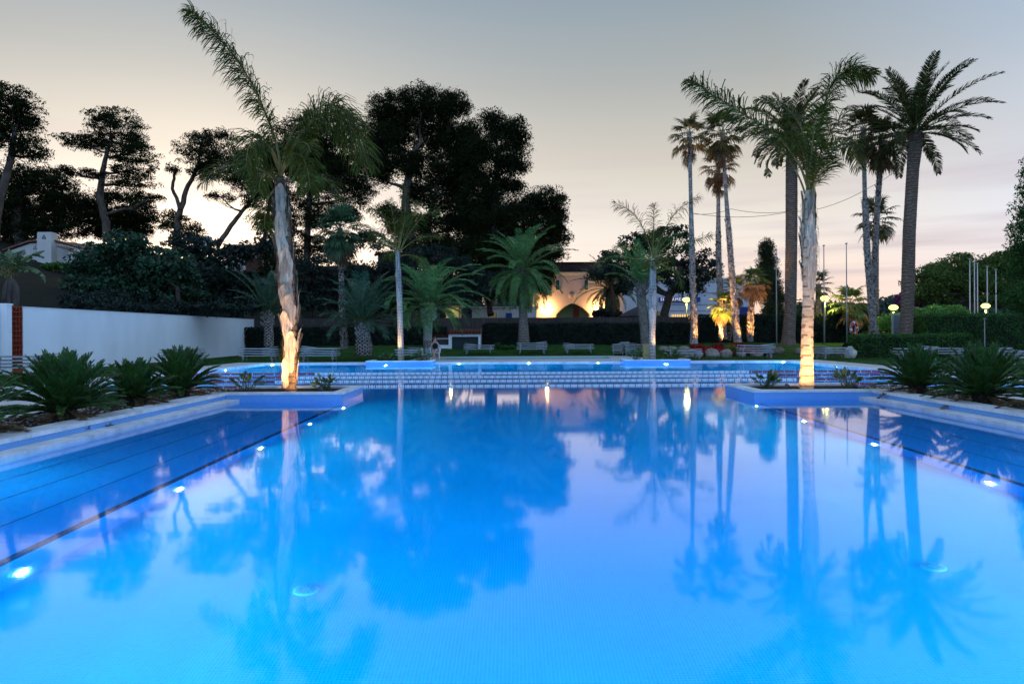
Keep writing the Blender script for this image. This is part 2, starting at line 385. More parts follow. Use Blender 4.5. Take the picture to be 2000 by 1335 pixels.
va = N(t, 'ShaderNodeVolumePrincipled')
va.inputs['Color'].default_value = (.0, .56, 1.0, 1); va.inputs['Absorption Color'].default_value = (.0, .50, .93, 1); va.inputs['Density'].default_value = 0.07; va.inputs['Anisotropy'].default_value = .3
ab = N(t, 'ShaderNodeVolumeAbsorption'); ab.inputs[0].default_value = (.0, .77, .955, 1); ab.inputs[1].default_value = 0.52
ad = N(t, 'ShaderNodeAddShader'); L(t, va.outputs[0], ad.inputs[0]); L(t, ab.outputs[0], ad.inputs[1])
L(t, ad.outputs[0], t.nodes['Material Output'].inputs['Volume'])
b = MB(); e = .06
b.poly([(PXL - e, PY0 - e), (PXR + e, PY0 - e), (PXR + e, PYB - e), (LXR + e, PYB - e), (LXR + e, LYF + e), (LXL - e, LYF + e), (LXL - e, PYB - e), (PXL - e, PYB - e)], -1.85, 0.0)
struct(b.build('water', wm_), 'still clear blue water of the swimming pool')

# near coping (raised edge), in slabs
def coping(x0, x1, y0, y1, z, along, name, label, step=1.0, th=.06):
    b = MB(); a0, a1 = (x0, x1) if along == 'x' else (y0, y1); n = max(1, round((a1 - a0) / step)); d = (a1 - a0) / n; g = .008
    for i in range(n):
        s0, s1 = a0 + i * d + g / 2, a0 + (i + 1) * d - g / 2
        if along == 'x': b.box2(s0, s1, y0, y1, z - th, z)
        else: b.box2(x0, x1, s0, s1, z - th, z)
    return struct(b.build(name, M_STONE), label)
coping(PXL - .40, PXL + .02, PY0 - .4, PYE, ZC, 'y', 'pool_coping', 'pale stone coping on the raised left pool edge')
coping(PXR - .02, PXR + .40, PY0 - .4, PYE, ZC, 'y', 'pool_coping', 'pale stone coping on the raised right pool edge')
b = MB()
b.box2(LXL - .35, LXL + .03, PYB, LYF, ZD - .05, ZD + .012); b.box2(LXR - .03, LXR + .35, PYB, LYF, ZD - .05, ZD + .012)
b.box2(LXL - .35, LXR + .35, LYF - .03, LYF + .35, ZD - .05, ZD + .012)
struct(b.build('lane_pool_coping', M_STONE), 'pale flush coping round the lane pool')

def planter(name, label, x0, x1, y0, y1, z, wall, sides, soil_ext=None):
    t = thing(name, label, 'planter', ((x0 + x1) / 2, y0, 0))
    ox, oy = (x0 + x1) / 2, y0
    wf, wb, wx, wr, cp = MB(), MB(), MB(), MB(), MB()
    for sd in sides:
        if sd == 'f': wf.box2(x0 + .006, x1 - .006, y0 + .004, y0 + wall, -1.95, z - .05); cp.box2(x0 - .01, x1 + .01, y0 - .012, y0 + wall + .05, z - .05, z)
        if sd == 'b': wb.box2(x0 + .006, x1 - .006, y1 - wall, y1 - .004, -1.95, z - .05); cp.box2(x0 - .01, x1 + .01, y1 - wall - .05, y1 + .012, z - .05, z + .002)
        if sd == 'l': wx.box2(x0, x0 + wall, y0 + .02, y1 - .02, -1.95, z - .052); cp.box2(x0 - .012, x0 + wall + .05, y0 + wall + .052, y1 - wall - .052 if 'b' in sides else y1, z - .05, z + .001)
        if sd == 'r': wr.box2(x1 - wall, x1, y0 + .02, y1 - .02, -1.95, z - .052); cp.box2(x1 - wall - .05, x1 + .012, y0 + wall + .052, y1 - wall - .052 if 'b' in sides else y1, z - .05, z + .001)
    wf.build('front_wall', T_WY, t).location = (-ox, -oy, 0)
    if wb.n: wb.build('back_wall', T_WY, t).location = (-ox, -oy, 0)
    for q in (wx, wr):
        if q.n: q.build('end_wall', T_WX, t).location = (-ox, -oy, 0)
    cp.build('coping', M_STONE, t).location = (-ox, -oy, 0)
    so_ = MB(); so_.box2(x0 + (wall if 'l' in sides else 0), x1 - (wall if 'r' in sides else 0), y0 + wall, y1 - (wall if 'b' in sides else 0), -.5, z - .06)
    so_.build('soil', M_SOIL, t).location = (-ox, -oy, 0)
    return t
planter('pool_planter', 'blue mosaic planter jutting into the near left of the pool under the big leaning palm', PXL - .4, EL, PYE, PYB, ZC, .2, 'fbr')
planter('pool_planter', 'blue mosaic planter jutting into the near right of the pool under the ringed palm', ER, PXR + .4, PYE, PYB, ZC, .2, 'fbl')
planter('pool_planter', 'small blue planter on the far left edge of the lane pool', -7.2, -4.0, 33.2, 34.9, ZC, .15, 'flr')
planter('pool_planter', 'small blue planter on the far right edge of the lane pool', 5.45, 8.6, 33.2, 34.9, ZC, .15, 'flr')

# cycad beds beside the raised copings
for sgn, xa, xb, nm in ((-1, -8.5, PXL - .40, 'left'), (1, PXR + .40, 10.1, 'right')):
    b = MB(); b.box2(min(xa, xb), max(xa, xb), 3.0, PYB - .01, -.2, .135)
    struct(b.build('planting_bed', M_SOIL), 'dark planting bed with cycads on the %s of the pool' % nm)
    rng = np.random.default_rng(5 + sgn); b = MB()
    for i in range(1500):
        x = rng.uniform(min(xa, xb) + .04, max(xa, xb) - .04); y = rng.uniform(5, PYB - .1); r = rng.uniform(.012, .035)
        q = np.array([[1, 0, 0], [0, 1, 0], [-1, 0, 0], [0, -1, 0], [0, 0, .8], [0, 0, -.6]]) * r * rng.uniform(.7, 1.3, (6, 1)) + (x, y, .14)
        b.add(q, [[0, 1, 4], [1, 2, 4], [2, 3, 4], [3, 0, 4], [1, 0, 5], [2, 1, 5], [3, 2, 5], [0, 3, 5]])
    struct(b.build('gravel', M_PEB), 'loose pebbles over the planting bed on the %s' % nm, 'stuff')

# paving
M_PAVE = mat('paving', (.52, .49, .48), .75, var=.14, scale=1.2, bump=.003, bscale=40, spec=.2)
KX0, KX1, KY0, KY1 = -4.1, 5.7, 39.0, 42.4     # paddling pool opening
b = MB(); e = .35
def slab(x0, x1, y0, y1): b.box2(x0, x1, y0, y1, -.3, ZD)
slab(LXL - 1.9, LXL - e, PYB, LYF + e); slab(LXR + e, LXR + 1.9, PYB, LYF + e)
slab(LXL - 1.9, LXR + 1.9, LYF + e, LYF + 1.2)
slab(-14.4, -8.5, 1, PYB - .001); slab(10.1, 15.9, 1, PYB - .001)
slab(-5.8, KX0, LYF + 1.2, 43.6); slab(KX1, 7.6, LYF + 1.2, 43.6); slab(KX0, KX1, LYF + 1.2, KY0); slab(KX0, KX1, KY1, 43.6)
slab(-14.4, 15.9, -6, PY0 - .4)
slab(-14.4, PXL - .4, PY0 - .4, 1); slab(PXR + .4, 15.9, PY0 - .4, 1); slab(-8.5, PXL - .4, 1, 3); slab(PXR + .4, 10.1, 1, 3)
struct(b.build('paving', M_PAVE), 'pale paving round the pool')
b = MB()
b.box2(KX0, KX1, KY0, KY1, -.45, -.35); b.box2(KX0, KX0 + .02, KY0, KY1, -.4, ZD - .02); b.box2(KX1 - .02, KX1, KY0, KY1, -.4, ZD - .02)
b.box2(KX0, KX1, KY1 - .02, KY1, -.4, ZD - .02); b.box2(KX0, KX1, KY0, KY0 + .02, -.4, ZD - .02)
struct(b.build('paddling_pool', T_AQUA), 'shallow aqua tiled paddling pool beyond the lane pool')
pw = mat('paddling_water', (.55, .9, .93), .04); pw.node_tree.nodes['Principled BSDF'].inputs['Transmission Weight'].default_value = 1; pw.node_tree.nodes['Principled BSDF'].inputs['IOR'].default_value = 1.333
b = MB(); b.add([[KX0, KY0, .0], [KX1, KY0, 0], [KX1, KY1, 0], [KX0, KY1, 0]], [[0, 1, 2, 3]])
struct(b.build('paddling_pool_water', pw), 'still aqua water of the paddling pool')

# ground heights
def lawn_h(x, y):
    h = .03 + .70 * ss(43.0, 50.5, y) * ss(-19.4, -16.0, x)
    return h + .04 * math.sin(x * .5) * ss(44, 49, y)
def terr_h(x, y):
    if x < -19.5: h = 2.1 + min(9.0, (-19.5 - x) * .26) * ss(5, 40, y) + min(2.5, max(0, (y - 55) * .06))
    else: h = .70
    hb = min(9.0, max(0, (y - 53) * .33)) * ss(-6, -18, x)
    h = max(h, .7 + hb)
    if x < -19.5: h *= ss(10, 26, y)
    h += 6.0 * ss(95, 190, y)
    if x > 17 or (x > -19.5 and y < 51): h = min(h, .65 * ss(30, 52, y) + max(0, h - .7) * ss(52, 70, y))
    return h + .12 * math.sin(x * .9 + y * .3) * ss(52, 60, y)
def grid(xs, ys, fn, name, m, label, skip=None):
    V = np.array([[x, y, fn(x, y)] for y in ys for x in xs]); nx = len(xs); fs = []
    for j in range(len(ys) - 1):
        for i in range(nx - 1):
            if skip and skip((xs[i] + xs[i + 1]) / 2, (ys[j] + ys[j + 1]) / 2): continue
            fs.append([j * nx + i, j * nx + i + 1, (j + 1) * nx + i + 1, (j + 1) * nx + i])
    b = MB(); b.add(V, fs, 0, True); return struct(b.build(name, m), label)
xs = [-19.5, -18.5, -17.5, -16.5, -15.4, -14.4, -12, -9, -7, -5.8, -3, 0, 3, 5.5, 7.6, 9, 11, 13, 15.9, 17, 19, 21, 24, 28, 34]
ys = [-6, 1, 6, 12, 17, 22, 27, 31, 35.7, 37, 39, 41, 43, 43.6, 44.5, 45.5, 46.5, 47.5, 48.5, 49.5, 50.5, 51.5]
def in_pave(x, y):
    return (-14.4 < x < 15.9 and y < 35.7) or (-5.8 < x < 7.6 and y < 43.6)
grid(xs, ys, lawn_h, 'lawn', M_GRASS, 'mown green lawn round the pool terrace', in_pave)
gx = sorted(set(list(np.arange(-120, -30, 6.0)) + list(np.arange(-30, 60, 2.5)) + [-19.6, -19.45] + list(np.arange(60, 200, 12.0)) + [-900, -400, -200, 300, 600, 900]))
gy = [-200, -60, -20, -6.5] + list(np.arange(0, 100, 3.0)) + [51.4, 51.6] + [110, 130, 160, 200, 300, 500, 900, 1500]
gy = sorted(set(gy))
grid(gx, gy, terr_h, 'ground', M_EARTH, 'dry grassy earth of the slope and surroundings', lambda x, y: -19.46 < x < 34 and -6 < y < 51.5)

# grass blades, longer along the lawn edges
rng = np.random.default_rng(3)
n = 60000
gxp = rng.uniform(-19.2, 32, n); gyp = 35.75 + (rng.random(n) ** 1.6) * 14
m1 = rng.random(n) < .12; gxp[m1] = rng.uniform(-19.2, -14.5, m1.sum()); gyp[m1] = rng.uniform(18, 36, m1.sum())
m2 = rng.random(n) < .06; gxp[m2] = rng.uniform(16, 24, m2.sum()); gyp[m2] = rng.uniform(20, 36, m2.sum())
keep = np.array([not in_pave(a, c) for a, c in zip(gxp, gyp)]); gxp, gyp = gxp[keep], gyp[keep]
gz = np.array([lawn_h(a, c) for a, c in zip(gxp, gyp)]) - .01
th = rng.uniform(0, PI, len(gxp)); hh = rng.uniform(.03, .065, len(gxp)); lean = rng.normal(0, .02, (len(gxp), 2)); wd = .012
P = np.stack([gxp, gyp, gz], 1); Dv = np.stack([np.cos(th) * wd, np.sin(th) * wd, np.zeros_like(th)], 1)
V = np.stack([P - Dv, P + Dv, P + np.concatenate([lean, hh[:, None]], 1)], 1).reshape(-1, 3)
b = MB(); b.add(V, np.arange(len(V)).reshape(-1, 3)); struct(b.build('grass', M_BLADE), 'short blades of the lawn', 'stuff')

# ================================================================== FOLIAGE HELPERS
def rand_dirs(rng, n):
    d = rng.normal(size=(n, 3)); return d / (np.linalg.norm(d, axis=1)[:, None] + 1e-9)
def leaf_quads(mb, P, size, rng, m=0, aspect=.5, bias=None, jit=.5):
    n = len(P); a = rand_dirs(rng, n)
    if bias is not None: a = a + np.array(bias); a /= np.linalg.norm(a, axis=1)[:, None] + 1e-9
    r = rand_dirs(rng, n); bb = np.cross(a, r); bb /= np.linalg.norm(bb, axis=1)[:, None] + 1e-9
    s = size * rng.uniform(1 - jit, 1 + jit, (n, 1))
    V = np.stack([P - a * s * .5, P + bb * s * aspect * .5, P + a * s * .5, P - bb * s * aspect * .5], 1).reshape(-1, 3)
    mb.add(V, np.arange(n * 4).reshape(-1, 4), m)
def blob_points(rng, c, r, nsub, ntuft, subr, flat=.7, shell=.55):
    c = np.array(c, float); r = np.array(r, float)
    d = rand_dirs(rng, nsub); rad = shell + (1 - shell) * rng.random((nsub, 1)); low = rng.random((nsub, 1)) < .35
    rad = np.where(low, rng.random((nsub, 1)) ** .5 * .8, rad)
    C = c + d * rad * np.maximum(r - subr * .5, .05)
    R = subr * rng.uniform(.55, 1.25, (nsub, 1))
    d2 = rand_dirs(rng, nsub * ntuft).reshape(nsub, ntuft, 3); d2[:, :, 2] = np.where(rng.random((nsub, ntuft)) < .6, np.abs(d2[:, :, 2]), d2[:, :, 2])
    rr = (rng.random((nsub, ntuft, 1)) ** .33)
    return (C[:, None, :] + d2 * rr * R[:, None, :] * np.array([1, 1, flat])).reshape(-1, 3), C
def limb(mb, a, b, r0, r1, rng, sag=.12, n=6, m=0, k=6):
    a = np.array(a, float); b = np.array(b, float); Ln = np.linalg.norm(b - a)
    t = np.linspace(0, 1, n)[:, None]; off = rng.normal(0, sag * Ln * .35, (n, 3)); off[0] = off[-1] = 0
    P = a + (b - a) * t + off * np.sin(t * PI) + np.array([0, 0, -1]) * sag * Ln * np.sin(t * PI) * (1 - t)
    mb.tube(P, np.linspace(r0, r1, n), k, m)
    return P

def tree(name, label, cat, Y, trunks, clumps, leafm, barkm=M_BARK, seed=1, leaf=.30, sub=.75, dens=1.0, aspect=.3, group=None, dy=.8, twigs=True, flat=.7, limbs=True, grow=1.22):
    """trunks: list of [(px,py,width_px),...]; clumps: list of (px,py,rx,ry[,dYoff]) in photo pixels at depth Y."""
    rng = np.random.default_rng(seed); sc = Y / F
    p0 = at(trunks[0][0][0], trunks[0][0][1], Y); loc = (p0.x, Y, p0.z)
    t = thing(name, label, cat, loc, 0, group)
    tb = MB(); allp = []
    for tr in trunks:
        q = np.array([list(at(a, c, Y)) + [wd * sc / 2] for a, c, wd in tr]); k = len(q); nn = max(8, k * 4)
        u = np.linspace(0, k - 1, nn); s = np.array([np.interp(u, np.arange(k), q[:, i]) for i in range(4)]).T
        s[:, :3] += np.cumsum(rng.normal(0, .04, (nn, 3)), axis=0) * np.array([1, 1.5, 0]); s[0, 3] *= 1.15
        tb.tube(s[:, :3], s[:, 3], 9); allp.append(s)
    S = np.concatenate(allp)
    fb = MB(); pts = []
    for cl in clumps:
        px, py, rx, ry = cl[:4]; off = cl[4] if len(cl) > 4 else rng.normal(0, 1.0) * min(2.5, rx * sc * dy * .5)
        c = at(px, py, Y + off); c = np.array(c)
        r = np.array([rx * sc, rx * sc * dy, ry * sc]) * grow
        ns = max(8, int(dens * 5.5 * (r[0] * r[2]) / (sub * sub)))
        P, C = blob_points(rng, c, r, ns, int(max(14, 70 * (sub / .75) ** 2 * (.30 / leaf) ** 1.3 * .9)), sub, flat)
        pts.append(P)
        if limbs:
            d = np.linalg.norm(S[:, :3] - (c - np.array([0, 0, r[2] * .4])), axis=1) + np.maximum(0, S[:, 2] - c[2]) * 3
            j = int(np.argmin(d)); a = S[j]
            lp = limb(tb, a[:3], c, min(a[3] * .6, .22), .04, rng, .1)
            if twigs:
                for q in C[rng.permutation(len(C))[:min(10, len(C))]]:
                    limb(tb, lp[rng.integers(2, 6)], q, .035, .012, rng, .1, 4, k=4)
    P = np.concatenate(pts); leaf_quads(fb, P, leaf, rng, 0, aspect, bias=(0, 0, .5))
    tb.build('trunk', barkm, t, None).location = tuple(-np.array(loc)); fb.build('crown', leafm, t, None).location = tuple(-np.array(loc))
    return t

def resample(pts, n):
    P = np.array([tuple(p) for p in pts], float); k = len(P)
    if k == 2: return P[0] + (P[1] - P[0]) * np.linspace(0, 1, n)[:, None]
    u = np.linspace(0, k - 1 - 1e-6, n); i = u.astype(int); f = (u - i)[:, None]
    g = lambda j: P[np.clip(j, 0, k - 1)]
    p0, p1, p2, p3 = g(i - 1), g(i), g(i + 1), g(i + 2)
    return .5 * ((2 * p1) + (-p0 + p2) * f + (2 * p0 - 5 * p1 + 4 * p2 - p3) * f ** 2 + (-p0 + 3 * p1 - 3 * p2 + p3) * f ** 3)

def frond(mb, pts, rng, n=44, ll=.5, lw=.03, droop=.6, plume=.2, start=.15, r0=.025, lift=.0, wind=(0, 0, 0), mleaf=0, mrach=1, fwd=.55):
    P = resample(pts, n + 10); T = np.gradient(P, axis=0); T /= np.linalg.norm(T, axis=1)[:, None]
    mb.tube(P, np.linspace(r0, .005, len(P)), 4, mrach, cap=False)
    tt = np.linspace(start, .995, n); idx = (tt * (len(P) - 1)).astype(int)
    B = np.repeat(P[idx], 2, 0); TT = np.repeat(T[idx], 2, 0); t2 = np.repeat(tt, 2); sd = np.tile([1.0, -1.0], n)[:, None]
    B = B + TT * rng.uniform(-.5, .5, (2 * n, 1)) * (np.linalg.norm(P[-1] - P[0]) / n)
    S = np.cross(TT, np.array([0, 0, 1.0])); S /= np.linalg.norm(S, axis=1)[:, None] + 1e-6; Nn = np.cross(S, TT)
    prof = np.interp(t2, [0, start, start + .15, .6, .9, 1], [.3, .35, .8, 1, .7, .4])
    ln = (ll * prof * rng.uniform(.85, 1.12, 2 * n))[:, None]
    f = np.interp(t2, [0, 1], [fwd, fwd + .6])[:, None]
    D = S * sd + TT * f + Nn * (lift + rng.normal(0, 1, (2 * n, 1)) * plume); D /= np.linalg.norm(D, axis=1)[:, None]
    dr = np.array([0, 0, -1.0]) * droop + np.array(wind)
    p1 = B + D * ln * .45; D2 = D + dr * .6 * rng.uniform(.7, 1.3, (2 * n, 1)); D2 /= np.linalg.norm(D2, axis=1)[:, None]
    p2 = p1 + D2 * ln * .35; D3 = D2 + dr * 1.0; D3 /= np.linalg.norm(D3, axis=1)[:, None]; p3 = p2 + D3 * ln * .2
    W = np.cross(D, Nn + rng.normal(0, .5, (2 * n, 3))); W /= np.linalg.norm(W, axis=1)[:, None] + 1e-9; W *= lw * .5
    V = np.stack([B - W * .5, B + W * .5, p1 + W, p1 - W, p2 + W * .8, p2 - W * .8, p3], 1).reshape(-1, 3); o = np.arange(2 * n)[:, None] * 7
    bs = mb.n; mb.add(V, np.concatenate([o + np.array([0, 1, 2, 3]), o + np.array([3, 2, 4, 5])]), mleaf)
    mb.f.append((o + np.array([5, 4, 6]) + bs, mleaf, False))

def arc(c, az, el0, length, bend, n=9, wind=(0, 0)):
    p = np.array(c, float); out = [p.copy()]; el = el0; ds = length / (n - 1)
    for i in range(n - 1):
        d = np.array([math.cos(el) * math.sin(az), math.cos(el) * math.cos(az), math.sin(el)])
        d[0] += wind[0] * i / n; d[2] += wind[1] * i / n
        p = p + d * ds; out.append(p.copy()); el -= bend / (n - 1) * (.5 + 1.0 * i / (n - 1)); el = max(el, -1.5)
    return out

def pinnate_crown(mb, c, rng, nf, length, e_hi=85, e_lo=-35, bend=70, n=40, ll=.5, lw=.035, droop=.4, plume=.15, r0=.035, wind=(0, 0), start=.12, lift=.25, fr=.15):
    for i in range(nf):
        u = (i + .5) / nf; az = i * 2.39996 + rng.uniform(-.2, .2)
        el = math.radians(e_hi + (e_lo - e_hi) * u ** 1.05 + rng.uniform(-6, 6))
        Ln = length * (.72 + .28 * math.sin(PI * min(1, u * 1.25 + .1))) * rng.uniform(.9, 1.1)
        bd = math.radians(bend) * (.75 + .4 * u) * rng.uniform(.8, 1.2)
        o = np.array([math.sin(az), math.cos(az), 0]) * fr
        frond(mb, arc(np.array(c) + o + np.array([0, 0, -u * .35]), az, el, Ln, bd, wind=wind), rng, n, ll, lw, droop, plume, start, r0, lift)

def fan_leaf(mb, base, az, el, pet, R, rng, m=0, mp=1, nseg=20, droop=.5, spread=2.2):
    d = np.array([math.cos(el) * math.sin(az), math.cos(el) * math.cos(az), math.sin(el)])
    hub = np.array(base) + d * pet; hub[2] -= pet * .08
    mb.tube([base, (np.array(base) + hub) / 2 + [0, 0, .03], hub], [.018, .014, .01], 4, mp, cap=False)
    S = np.cross(d, [0, 0, 1.0]); S /= np.linalg.norm(S) + 1e-6; U = np.cross(S, d)
    a = np.linspace(-spread, spread, nseg) + rng.normal(0, .03, nseg)
    dd = d - U * .35; dd /= np.linalg.norm(dd)
    D = np.cos(a)[:, None] * dd + np.sin(a)[:, None] * S + U * .10 * np.abs(np.sin(a))[:, None]
    Rr = (R * (0.72 + .28 * np.cos(a)) * rng.uniform(.9, 1.1, nseg))[:, None]
    side = -np.sin(a)[:, None] * dd + np.cos(a)[:, None] * S; wv = side * (R * spread / nseg * .52)
    p1 = hub + D * Rr * .5; D2 = D + np.array([0, 0, -1]) * droop * rng.uniform(.6, 1.5, (nseg, 1)); D2 /= np.linalg.norm(D2, axis=1)[:, None]
    p2 = p1 + D2 * Rr * .3; D3 = D2 + np.array([0, 0, -1]) * droop * 1.5; D3 /= np.linalg.norm(D3, axis=1)[:, None]; p3 = p2 + D3 * Rr * .22
    H = np.repeat(hub[None], nseg, 0); V = np.stack([H, p1 - wv, p1 + wv, p2 - wv * .5, p2 + wv * .5, p3], 1).reshape(-1, 3); o = np.arange(nseg)[:, None] * 6
    bs = mb.n; mb.add(V, o + np.array([0, 1, 2]), m); mb.f.append((o + np.array([1, 3, 4, 2]) + bs, m, False)); mb.f.append((o + np.array([3, 5, 4]) + bs, m, False))

def fan_crown(mb, c, rng, nl, pet, R, e_hi=80, e_lo=-50, droop=.5, dry=0, nseg=18, squash=1.0):
    for i in range(nl):
        u = (i + .5) / nl; az = i * 2.39996 + rng.uniform(-.25, .25); el = math.radians(e_hi + (e_lo - e_hi) * u + rng.uniform(-8, 8))
        base = np.array(c) + np.array([0, 0, -u * .5]); dm = (2 if u > 1 - dry else 0)
        fan_leaf(mb, base, az, el, pet * rng.uniform(.8, 1.15), R * rng.uniform(.85, 1.15), rng, dm, 1, nseg, droop * (.7 + .8 * u))

def scar_trunk(mb, path, rad, rng, cell=.16, amp=.12, n=40, ma=0, mbk=1, nseg=None, ring=False):
    """tapered trunk covered with spiralling leaf scars (diamond) or rings; materials by pattern"""
    P = np.array([tuple(p) for p in path], float); k = len(P); seglen = np.linalg.norm(np.diff(P, axis=0), axis=1); Ltot = seglen.sum()
    cum = np.concatenate([[0], np.cumsum(seglen)]); m = nseg or int(Ltot / (cell / 5)); m = min(m, 420)
    s = np.linspace(0, Ltot, m); C = np.array([np.interp(s, cum, P[:, i]) for i in range(3)]).T; R = np.interp(s, cum, rad)
    th = np.arange(n) * 2 * PI / n; na = max(5, round(2 * PI * np.mean(rad) / (cell * 1.25)))
    S, TH = np.meshgrid(s, th, indexing='ij')
    if ring:
        wob = .12 * np.sin(TH + S * .9) + .05 * np.sin(TH * 2 + S * 1.3); ph = (S / cell + wob) % 1.0; wdt = .20 + .07 * np.sin(TH * 2 + S * 1.1); h = np.where(ph < wdt, -.9, .7 - 1.0 * ph); dark = ph < wdt; a = amp
    else:
        u = TH / (2 * PI) * na; v = S / cell; p_ = (u + v) % 1.0; q_ = (v - u) % 1.0
        e_ = np.minimum(np.minimum(p_, 1 - p_), np.minimum(q_, 1 - q_)); h = np.clip(e_ * 3.2, 0, 1) + .5 * ((p_ + q_) / 2 - .5); dark = e_ > .13; a = amp
    RR = R[:, None] * (1 + a * (h - .5)) * (1 + rng.normal(0, .02, (m, n)))
    V = C[:, None, :] + np.stack([np.cos(TH) * RR, np.sin(TH) * RR, 0 * RR], 2)
    i, j = np.meshgrid(np.arange(m - 1), np.arange(n), indexing='ij'); i = i.ravel(); j = j.ravel(); j2 = (j + 1) % n
    fc = np.stack([i * n + j, i * n + j2, (i + 1) * n + j2, (i + 1) * n + j], 1); dk = dark[i, j]
    bs = mb.n; mb.add(V.reshape(-1, 3), fc[dk], ma, True); mb.f.append((fc[~dk] + bs, mbk, True))

def pxpath(lst, Y, dYs=None):
    return [at(a, c, Y) for a, c in lst]

# ================================================================== NEAR AND FAR QUEEN PALMS (in the planters)
def sheath_plate(mb, path, rads, s0, s1, az, width, rng, m=0, tipout=.05):
    """one peeling leaf base wrapped round the trunk, pointed at the top"""
    P = np.array([tuple(p) for p in path], float); seg = np.linalg.norm(np.diff(P, axis=0), axis=1); cum = np.concatenate([[0], np.cumsum(seg)])
    nn, mm = 12, 7; s = np.linspace(s0, s1, nn); C = np.array([np.interp(s, cum, P[:, i]) for i in range(3)]).T; R = np.interp(s, cum, rads)
    u = np.linspace(0, 1, nn); wv = width * np.interp(u, [0, .15, .55, .85, 1], [.55, .9, 1, .55, .06])
    out = .012 + .012 * rng.random() + tipout * u ** 3 + np.where(u < .1, .0, .0)
    V = []
    for i in range(nn):
        for j in range(mm):
            a = az + (j / (mm - 1) - .5) * wv[i] + .08 * math.sin(i * 1.3); r = R[i] + out[i] + .012 * abs(j - 3) / 3 * (1 if i > 3 else 0)
            V.append(C[i] + np.array([math.cos(a) * r, math.sin(a) * r, 0]))
    V = np.array(V); V2 = V.copy(); Ci = np.repeat(C, mm, 0); dr = V - Ci; dr /= np.linalg.norm(dr, axis=1)[:, None]; V2 = V - dr * .012
    i, j = np.meshgrid(np.arange(nn - 1), np.arange(mm - 1), indexing='ij'); i = i.ravel(); j = j.ravel()
    q = np.stack([i * mm + j, i * mm + j + 1, (i + 1) * mm + j + 1, (i + 1) * mm + j], 1)
    mb.add(V, q, m, True); mb.add(V2, q[:, ::-1], m, True)

def queen_palm(name, label, Y, trunk, fronds, nauto, flen, ringto, seed, plates, pm, tm, ll=.62, ringcell=.16, autopar=None, z0=.13):
    rng = np.random.default_rng(seed); sc = Y / F
    path = [at(a, c, Y) for a, c, wd in trunk]; path[0].z = z0; rads = [wd * sc / 2 * .86 for a, c, wd in trunk]
    loc = (path[0].x, Y, z0); t = thing(name, label, 'palm tree', loc)
    tb = MB(); scar_trunk(tb, path, rads, rng, ringcell, .06, 36, 0, 1, ring=True)
    sb = MB(); L_ = sum((path[i + 1] - path[i]).length for i in range(len(path) - 1))
    for k in range(plates):
        u = ringto + (1 - ringto) * (k / plates) * .9; s0 = u * L_; s1 = min(L_ * 1.03, s0 + rng.uniform(.10, .19) * L_)
        sheath_plate(sb, path, rads, s0, s1, -PI / 2 + k * 2.1 + rng.uniform(-.3, .3), rng.uniform(.9, 1.7), rng, 0, rng.uniform(.03, .11))
        # fibres along the plate edge
        for q in range(9):
            s = rng.uniform(s0, s1); cum = s / L_; ii = cum * (len(path) - 1); i0 = min(int(ii), len(path) - 2)
            c = np.array(path[i0].lerp(path[i0 + 1], ii - i0)); a = rng.uniform(0, 2 * PI); r = np.interp(ii, range(len(rads)), rads) + .02
            d = np.array([math.cos(a), math.sin(a), 0]); p0 = c + d * r
            sb.tube([p0, p0 + d * .05 + [0, 0, -.05], p0 + d * .06 + [0, 0, -.15 * rng.random() - .08]], [.004, .003, .001], 3, 1, cap=False)
    top = np.array(path[-1]); fb = MB()
    for fr in fronds:                       # (pixel polyline with depth offsets, leaflet length factor)
        pl, k = fr[0], fr[1]; wind = fr[2] if len(fr) > 2 else (0, 0, 0)
        pts = [at(a, c, Y + d) for a, c, d in pl]
        frond(fb, pts, rng, n=int(fr[3]) if len(fr) > 3 else 80, ll=ll * k, lw=.024, droop=.85, plume=.65, start=.24, r0=.035, wind=wind, fwd=.4)
    ap = autopar or {}
    pinnate_crown(fb, top + np.array([0, 0, .05]), rng, nauto, flen, ap.get('hi', 70), ap.get('lo', -45), ap.get('bend', 105), 60, ll, .02, .8, .3, .028, ap.get('wind', (0, 0)), .28, .1, .06)
    nl = tuple(-np.array(loc))
    tb.build('trunk', tm, t).location = nl; sb.build('leaf_sheath', pm, t).location = nl; fb.build('crown', [M_QUEEN, mat('frond_stem', (.22, .17, .05), .6)], t).location = nl
    return t

